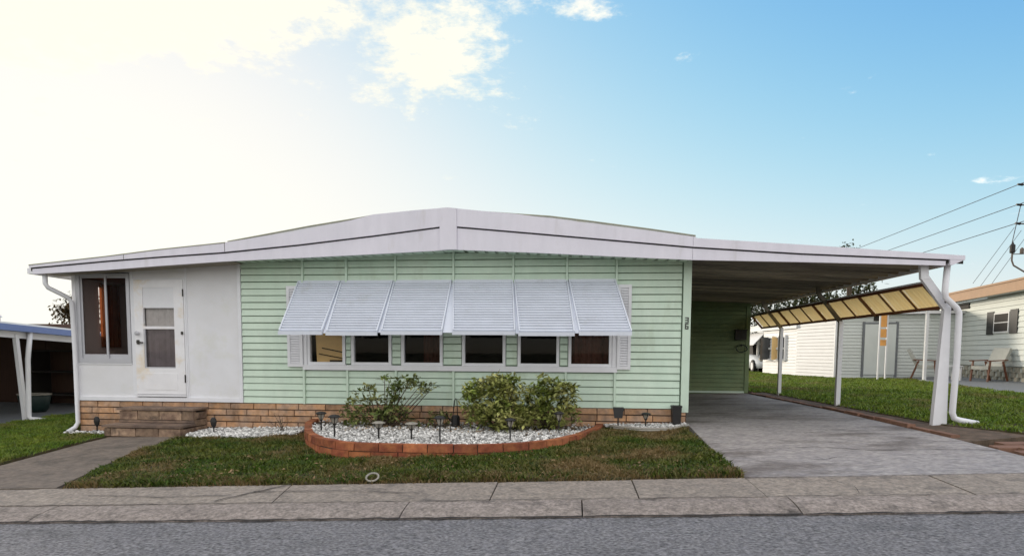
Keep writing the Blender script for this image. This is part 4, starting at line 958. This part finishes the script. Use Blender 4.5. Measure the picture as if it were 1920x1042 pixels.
part('gutter', MB().add([(x, y, rz(-10.9, y)+dz) for y in (-3, 6) for x, dz in ((-10.95, -.03), (-10.80, -.03), (-10.78, .09), (-10.95, .09))], [(0, 1, 2, 3), (4, 7, 6, 5), (0, 4, 5, 1), (1, 5, 6, 2), (2, 6, 7, 3), (3, 7, 4, 0)]), M_blue, ln)
part('beam', MB().add([(x, y, rz(-10.9, y)+dz) for y in (-3, 6) for x, dz in ((-11.02, -.16), (-10.93, -.16), (-10.93, -.032), (-11.02, -.032))], [(0, 1, 2, 3), (4, 7, 6, 5), (0, 4, 5, 1), (1, 5, 6, 2), (2, 6, 7, 3), (3, 7, 4, 0)]), M_nwhite, ln)
p = part('post', MB().bar((-10.95, 1.74, .0), (-10.95, 1.60, 1.80), .075), M_nwhite, ln)
part('downspout', MB().tube([(-10.87, 1.86, 1.86), (-10.87, 1.80, 1.5), (-10.88, 1.78, 1.3), (-10.9, 1.76, .16), (-10.86, 1.76, .10), (-10.62, 1.86, .07)], .045, 8), M_nwhite, ln, True)
part('carport_floor', MB().slabpoly([(-10.9, -3, .04), (-10.92, 12, .04), (-17.5, 12, .04), (-17.5, -3, .04)], .1), M_slab, ln)
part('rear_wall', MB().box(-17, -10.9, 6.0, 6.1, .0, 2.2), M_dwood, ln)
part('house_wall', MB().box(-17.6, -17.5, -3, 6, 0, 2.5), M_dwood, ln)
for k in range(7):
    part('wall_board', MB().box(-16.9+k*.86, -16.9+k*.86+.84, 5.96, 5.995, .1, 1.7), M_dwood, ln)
for y in (8.35, 10.1):
    part('roof_vent', MB().lathe([(.09, 0), (.09, .13), (.14, .14), (.05, .26)], (-16.7, y-3.2, 2.30), 10), M_nwhite, ln)
t = thing('garden_tub', 'dark green tub with a pale rim in the shaded left carport', 'tub', (-12.3, 3.6, .05))
part('body', MB().lathe([(.22, 0), (.28, .1), (.33, .36), (.31, .40)], (-12.5, 3.6, .05), 18, 1.1, .8), M_tub, t, True)
part('rim', MB().tube([(-12.5+.36*math.cos(a), 3.6+.27*math.sin(a), .46) for a in np.linspace(0, 2*math.pi, 25)], .02, 6), M_lens, t)
t = thing('storage_shelf', 'dark shelving unit against the carport back wall', 'shelf', (-13.2, 5.5, .05))
part('shelf', MB().box(-14.2, -12.0, 5.2, 5.9, .3, .34).box(-14.2, -12.0, 5.2, 5.9, .9, .94).box(-14.2, -12.0, 5.2, 5.9, 1.45, 1.49), M_dark, t)
part('upright', MB().box(-14.2, -14.15, 5.2, 5.9, .04, 1.5), M_dark, t); part('upright', MB().box(-12.05, -12.0, 5.2, 5.9, .04, 1.5), M_dark, t)

# ------------------------------------------------------------------ right neighbours
rn = thing('side_house', 'long white sided house with tan roof edge and one black shuttered window', 'house', (13.5, 10, .7))
A = Vector((12.35, 5.0, 0)); B = Vector((13.75, 14.0, 0)); dAB = (B-A).normalized(); nAB = Vector((-dAB.y, dAB.x, 0))     # nAB points to the camera side (-X)
ang = math.atan2(dAB.y, dAB.x)
def LP(s, o, z): p = A+dAB*s+nAB*o; return (p.x, p.y, z)
def lbox(s0, s1, o0, o1, z0, z1):
    return MB().add([LP(s, o, z) for z in (z0, z1) for o in (o0, o1) for s in (s0, s1)], [(0, 2, 3, 1), (4, 5, 7, 6), (0, 1, 5, 4), (2, 6, 7, 3), (0, 4, 6, 2), (1, 3, 7, 5)])
LEN = (B-A).length
part('wall', lbox(0, LEN+3, -.2, -.035, .6, 3.35), M_nwall, rn)
me_nb = wedge.mesh('siding_board', M_nwall)
z = 1.18
while z < 3.3:
    o = put('siding_board', me_nb, rn, LP(LEN+2.2, 0, z), rotz=ang+math.pi, scale=(LEN+2.2, 1, .165-.01)); z += .165
# pierced block base
me_bl = MB().box(0, 1, -.02, .10, 0, 1).mesh('block', M_blockf)
part('base_wall', lbox(0, LEN+2.2, -.12, -.04, .55, 1.16), M_dark, rn)
for r_ in range(3):
    s = 0
    while s < LEN:
        if (int(s/.2)+r_) % 2 == 0: put('block', me_bl, rn, LP(s+.2, 0, .70+r_*.15), rotz=ang+math.pi, scale=(.20, 1, .145))
        s += .2
    part('block_course', lbox(0, LEN, -.05, -.01, .70+r_*.15+.14, .70+r_*.15+.152), M_blockf, rn)
wn_ = part('window', lbox(5.42, 6.32, -.02, .05, 2.20, 2.82), M_nwhite, rn)
part('pane', lbox(5.47, 6.27, .045, .055, 2.24, 2.50), M_dark, wn_); part('pane', lbox(5.47, 6.27, .045, .055, 2.53, 2.78), M_dark, wn_)
for s in (4.97, 6.36): part('shutter', lbox(s, s+.42, .0, .04, 2.16, 2.88), M_black, rn)
part('vent', lbox(8.05, 9.4, .0, .05, 3.10, 3.28), M_dark, rn)
part('fascia', lbox(-1, LEN+1.0, .45, .52, 3.32, 3.60), M_tantrim, rn)
part('roof', lbox(-1, LEN+1.0, -6, .55, 3.605, 3.66), M_tantrim, rn)
part('soffit', lbox(-1, LEN+1.0, -.03, .45, 3.36, 3.39), M_nwall, rn)
part('gutter_end', lbox(LEN+.6, LEN+.9, .3, .6, 3.05, 3.32), M_pan, rn)
# patio slab + the neighbour's carport posts
part('patio', MB().slabpoly([(9.7, 4.4, H(9.7, 4.4)+.03), (12.4, 4.4, H(12.4, 4)+.03), (14.0, 14.0, H(14, 14)+.03), (9.7, 14.2, H(9.7, 14)+.03), (11.35, 12.3, H(11.3, 12)+.03)], .1), M_slab)['kind'] = 'structure'
part('post', MB().box(11.14, 11.22, 11.0, 11.08, .64, 3.0).box(11.06, 11.3, 10.95, 11.1, .66, .70), M_nwhite, rn)
lp = part('lattice_post', MB().box(10.26, 10.30, 12.1, 12.14, .62, 2.9).box(10.50, 10.54, 12.1, 12.14, .62, 2.9), M_nwhite, rn)
tag(lp, 'narrow post of two white uprights with orange rungs at the top')
for z0, z1 in ((2.42, 2.88), (2.08, 2.36), (1.80, 2.0)): part('rung', MB().box(10.305, 10.495, 12.11, 12.13, z0, z1), M_orange, lp)
part('carport_beam', MB().bar((10.3, 12.12, 2.98), (11.3, 10.0, 3.05), .08, .1), M_nwhite, rn)
# shed with door, turned towards the camera; lit side wall
ws = thing('white_shed', 'white sided outbuilding with a plain door at the back of the lawn', 'shed', (11, 14.5, .62))
me_ws = wedge.mesh('siding_board', M_nwhite)
C0 = Vector((9.70, 14.1, 0)); C1 = Vector((14.2, 13.4, 0)); C2 = Vector((9.12, 16.4, 0))
def wallrun(P, Q, z0, z1, st, me, par):
    d = (Q-P); L_ = d.length; a = math.atan2(d.y, d.x); z = z0
    while z < z1: put('siding_board', me, par, (P.x, P.y, z), rotz=a, scale=(L_, 1, min(st, z1-z)-.009)); z += st
wallrun(C0, C1, .66, 2.95, .12, me_nb, ws); wallrun(C2, C0, .66, 2.95, .13, me_ws, ws)
part('wall', MB().prism([(9.74, 14.14), (14.2, 13.45), (14.3, 17), (9.16, 16.5)], 'z', .55, 2.95), M_nwhite, ws)
part('corner_trim', MB().box(9.64, 9.76, 14.02, 14.1, .64, 2.95), M_nwhite, ws)
part('base', MB().prism([(9.70, 14.08), (14.2, 13.38), (14.2, 13.42), (9.70, 14.12)], 'z', .60, .66), M_blue if False else M_dark, ws)
dd = part('door', MB().prism([(10.62, 13.90), (11.62, 13.745), (11.62, 13.785), (10.62, 13.94)], 'z', .78, 2.60), M_nwall, ws)
part('door_frame', MB().prism([(10.55, 13.905), (10.62, 13.895), (10.62, 13.95), (10.55, 13.96)], 'z', .70, 2.68).prism([(11.62, 13.735), (11.69, 13.725), (11.69, 13.79), (11.62, 13.8)], 'z', .70, 2.68).prism([(10.62, 13.89), (11.62, 13.735), (11.62, 13.79), (10.62, 13.95)], 'z', 2.605, 2.66), M_slab, ws)
part('vent', MB().prism([(10.9, 13.86), (11.2, 13.815), (11.2, 13.855), (10.9, 13.9)], 'z', 2.72, 2.90), M_dark, ws)
part('roof', MB().prism([(9.5, 13.9), (14.4, 13.15), (14.5, 17), (8.9, 16.8)], 'z', 2.955, 3.05), M_nwhite, ws)
# farther white house
fh = thing('far_house', 'white sided house with twin sash windows and a small white awning beyond the lawn', 'house', (9.3, 19, .6))
D0 = Vector((9.05, 22.6, 0)); D1 = Vector((8.98, 16.5, 0))
D0 = Vector((8.83, 19.7, 0)); D1 = Vector((9.16, 16.42, 0))
wallrun(D0, D1, .62, 2.55, .13, me_ws, fh)
part('wall', MB().prism([(8.88, 19.7), (9.2, 16.5), (14, 17.1), (14, 20.0)], 'z', .5, 2.75), M_nwhite, fh)
part('fascia', MB().prism([(8.2, 24.5), (9.05, 16.3), (9.16, 16.3), (8.3, 24.5)], 'z', 2.55, 2.74), M_nwhite, fh)
part('roof', MB().prism([(8.2, 24.5), (9.05, 16.3), (14, 17.1), (14, 24.5)], 'z', 2.745, 2.80), M_roof, fh)
dw = (D1-D0).normalized()
for s0, s1 in ((.30, 1.12), (1.26, 1.74), (1.88, 2.34)):
    P = D0+dw*s0; Q = D0+dw*s1; off = Vector((-.045, -.01, 0))
    f = part('window', MB().bar(P+off+Vector((0, 0, 1.22)), P+off+Vector((0, 0, 2.28)), .11).bar(Q+off+Vector((0, 0, 1.22)), Q+off+Vector((0, 0, 2.28)), .11).bar(P+off+Vector((0, 0, 1.25)), Q+off+Vector((0, 0, 1.25)), .10).bar(P+off+Vector((0, 0, 2.25)), Q+off+Vector((0, 0, 2.25)), .10).bar(P+off+Vector((0, 0, 1.74)), Q+off+Vector((0, 0, 1.74)), .085), M_nwhite, fh)
    o2 = Vector((-.034, -.006, 0)); part('pane', MB().bar((P+Q)/2+o2+Vector((0, 0, 1.25)), (P+Q)/2+o2+Vector((0, 0, 2.25)), .008, (Q-P).length, (dw.y, -dw.x, 0)), M_tanrefl if s0 > 1 and s0 < 1.5 else M_pane, f)  # middle pane coloured tan to paint an orange reflection
fp = part('carport_wall', MB().box(8.6, 12, 24.4, 24.5, .5, 2.6), M_dark, fh)
part('carport_post', MB().box(9.1, 9.2, 21.6, 21.7, .6, 2.3), M_nwhite, fh)
part('window_awning', MB().add([(8.9, 19.8, 2.5), (8.72, 22.6, 2.5), (8.25, 22.6, 1.95), (8.4, 19.8, 1.95), (8.9, 19.8, 2.46), (8.72, 22.6, 2.46), (8.25, 22.6, 1.91), (8.4, 19.8, 1.91), ], [(0, 1, 2, 3), (7, 6, 5, 4), (0, 3, 7, 4), (1, 5, 6, 2), (2, 6, 7, 3)]), M_nwhite, fh)
# white car, nose towards the camera
car = thing('parked_car', 'white saloon car parked beyond the far corner of the lawn', 'car', (9.75, 22.7, .6))
def carbody(ox, oy, oz):
    st = [(-2.1, .55, .80, .30, .62), (-1.9, .78, .86, .22, .70), (-1.2, .86, .92, .20, .82), (-.6, .88, .95, .20, .90), (.4, .88, .98, .20, .92), (1.6, .86, .95, .22, .92), (2.1, .72, .80, .3, .80)]
    vs = []; n = 8
    for y, wl_, wu, zl, zu in st:
        for sx, z in ((-1, zl), (-1.06, (zl+zu)/2), (-.98, zu-.08), (-.8, zu), (.8, zu), (.98, zu-.08), (1.06, (zl+zu)/2), (1, zl)): vs.append((ox+sx*wl_*1.0, oy+y, oz+z))
    fs = [(i*n+k, (i+1)*n+k, (i+1)*n+(k+1) % n, i*n+(k+1) % n) for i in range(len(st)-1) for k in range(n)]+[tuple(range(n)), tuple(range((len(st)-1)*n, len(st)*n))[::-1]]
    return MB().add(vs, fs)
ox, oy, oz = 9.75, 22.7, .60
part('body', carbody(ox, oy, oz), M_carp, car, True)
part('cabin', MB().add([(ox-.78, oy-.9, oz+.88), (ox+.78, oy-.9, oz+.88), (ox+.78, oy+1.5, oz+.92), (ox-.78, oy+1.5, oz+.92), (ox-.6, oy-.1, oz+1.38), (ox+.6, oy-.1, oz+1.38), (ox+.6, oy+.9, oz+1.40), (ox-.6, oy+.9, oz+1.40)], [(0, 1, 5, 4), (1, 2, 6, 5), (2, 3, 7, 6), (3, 0, 4, 7)]), M_dark, car)
part('roof', MB().box(ox-.61, ox+.61, oy-.12, oy+.92, oz+1.385, oz+1.43), M_carp, car)
for sx in (-1, 1):
    for yy in (-1.3, 1.3):
        wmb = MB().tube([(ox+sx*.74, oy+yy, oz+.31), (ox+sx*.93, oy+yy, oz+.31)], .31, 16); whl = part('wheel', wmb, M_tyre, car)
        part('rim', MB().tube([(ox+sx*.90, oy+yy, oz+.31), (ox+sx*.945, oy+yy, oz+.31)], .19, 10), M_metal, whl)
    part('headlight', MB().box(ox+sx*.62-.16, ox+sx*.62+.16, oy-2.06, oy-1.8, oz+.58, oz+.70), M_lens, car)
part('grille', MB().box(ox-.5, ox+.5, oy-2.12, oy-2.0, oz+.32, oz+.46), M_black, car)
# patio furniture
def chair(x, y, rzv, label):
    t = thing('patio_chair', label, 'chair', (x, y, H(x, y)+.03), 'patio chairs by the white wall'); 
    def pt(name, mb, m):
        mb.v = [tuple(Matrix.Rotation(rzv, 3, 'Z') @ Vector(v)) for v in mb.v]; c = put(name, mb.mesh(name, m), t, WL[t]); return c
    pt('seat', MB().box(-.27, .27, -.28, .26, .36, .46), M_cushion)
    pt('backrest', MB().bar((0, .24, .42), (0, .52, .98), .52, .10, (0, -1, .4)), M_cushion)
    for s in (-1, 1):
        pt('leg', MB().bar((s*.28, -.28, 0), (s*.28, -.22, .60), .04), M_wood); pt('leg', MB().bar((s*.28, .42, 0), (s*.28, .22, .60), .04), M_wood)
        pt('armrest', MB().bar((s*.29, -.32, .61), (s*.29, .36, .64), .06, .03), M_wood)
    return t
chair(12.45, 10.1, R(-75), 'wooden patio chair with a pale slanted cushion right of the white side table')
chair(11.75, 12.0, R(60), 'dark patio chair partly hidden behind the carport post')
t = thing('side_table', 'small white square side table between the patio chairs', 'table', (11.9, 11.0, .7))
part('top', MB().box(11.65, 12.15, 10.75, 11.25, 1.14, 1.18), M_nwhite, t)
for a in (11.69, 12.11):
    for b in (10.79, 11.21): part('leg', MB().box(a-.02, a+.02, b-.02, b+.02, .70, 1.138), M_nwhite, t)

# ------------------------------------------------------------------ utility pole and wires
pole = thing('utility_pole', 'wooden utility pole with insulator arms and a transformer at the frame edge', 'utility pole', (23.35, 25, .8))
part('shaft', MB().tube([(23.78, 25, .6), (23.72, 25, 11.0)], [.16, .11], 10), M_pole, pole)
for z in (10.22, 9.20, 8.25):
    a = part('insulator_arm', MB().tube([(23.70, 25, z), (22.98, 25, z+.04)], .035, 6), M_pole, pole)
    part('insulator', MB().tube([(23.02, 25, z+.04), (22.78, 25, z+.06)], [.07, .05], 8), M_black, a)
part('fuse_rod', MB().tube([(23.0, 25, 9.3), (22.62, 24.9, 7.3)], .02, 5), M_wire, pole)
part('transformer', MB().lathe([(.10, 0), (.12, .05), (.12, .40), (.06, .46), (.03, .56)], (22.66, 24.9, 6.78), 10), M_black, pole)
part('bracket', MB().tube([(22.66, 24.9, 6.80), (22.66, 24.9, 6.4), (22.76, 24.9, 6.15), (23.7, 24.95, 5.6)], .04, 6).bar((22.66, 24.9, 6.72), (23.65, 24.95, 6.76), .04).lathe([(.09, 0), (.09, .22), (.03, .3)], (23.12, 24.9, 6.76), 8), M_pole, pole)
for k in range(3):
    part('guy_wire', MB().tube([(22.75+.35*k, 25, 8.1-.15*k), (21.2+.35*k, 25.5, 5.3-.2*k)], .011, 4), M_wire, pole)
for z, lb in ((10.28, 'topmost'), (9.26, 'middle'), (8.31, 'lowest')):
    pts = [(22.85, 25+q*6, z+.00015*((q*6-60)**2-3600)) for q in range(21)]
    pts = [(22.85+(25-5)*0, -6, z-.3), (22.85, 10, z-.1)]+pts
    tag(part('power_line', MB().tube(pts, .02, 4), M_wire), lb+' of the three power lines strung from the pole', 'power line', 'power lines')
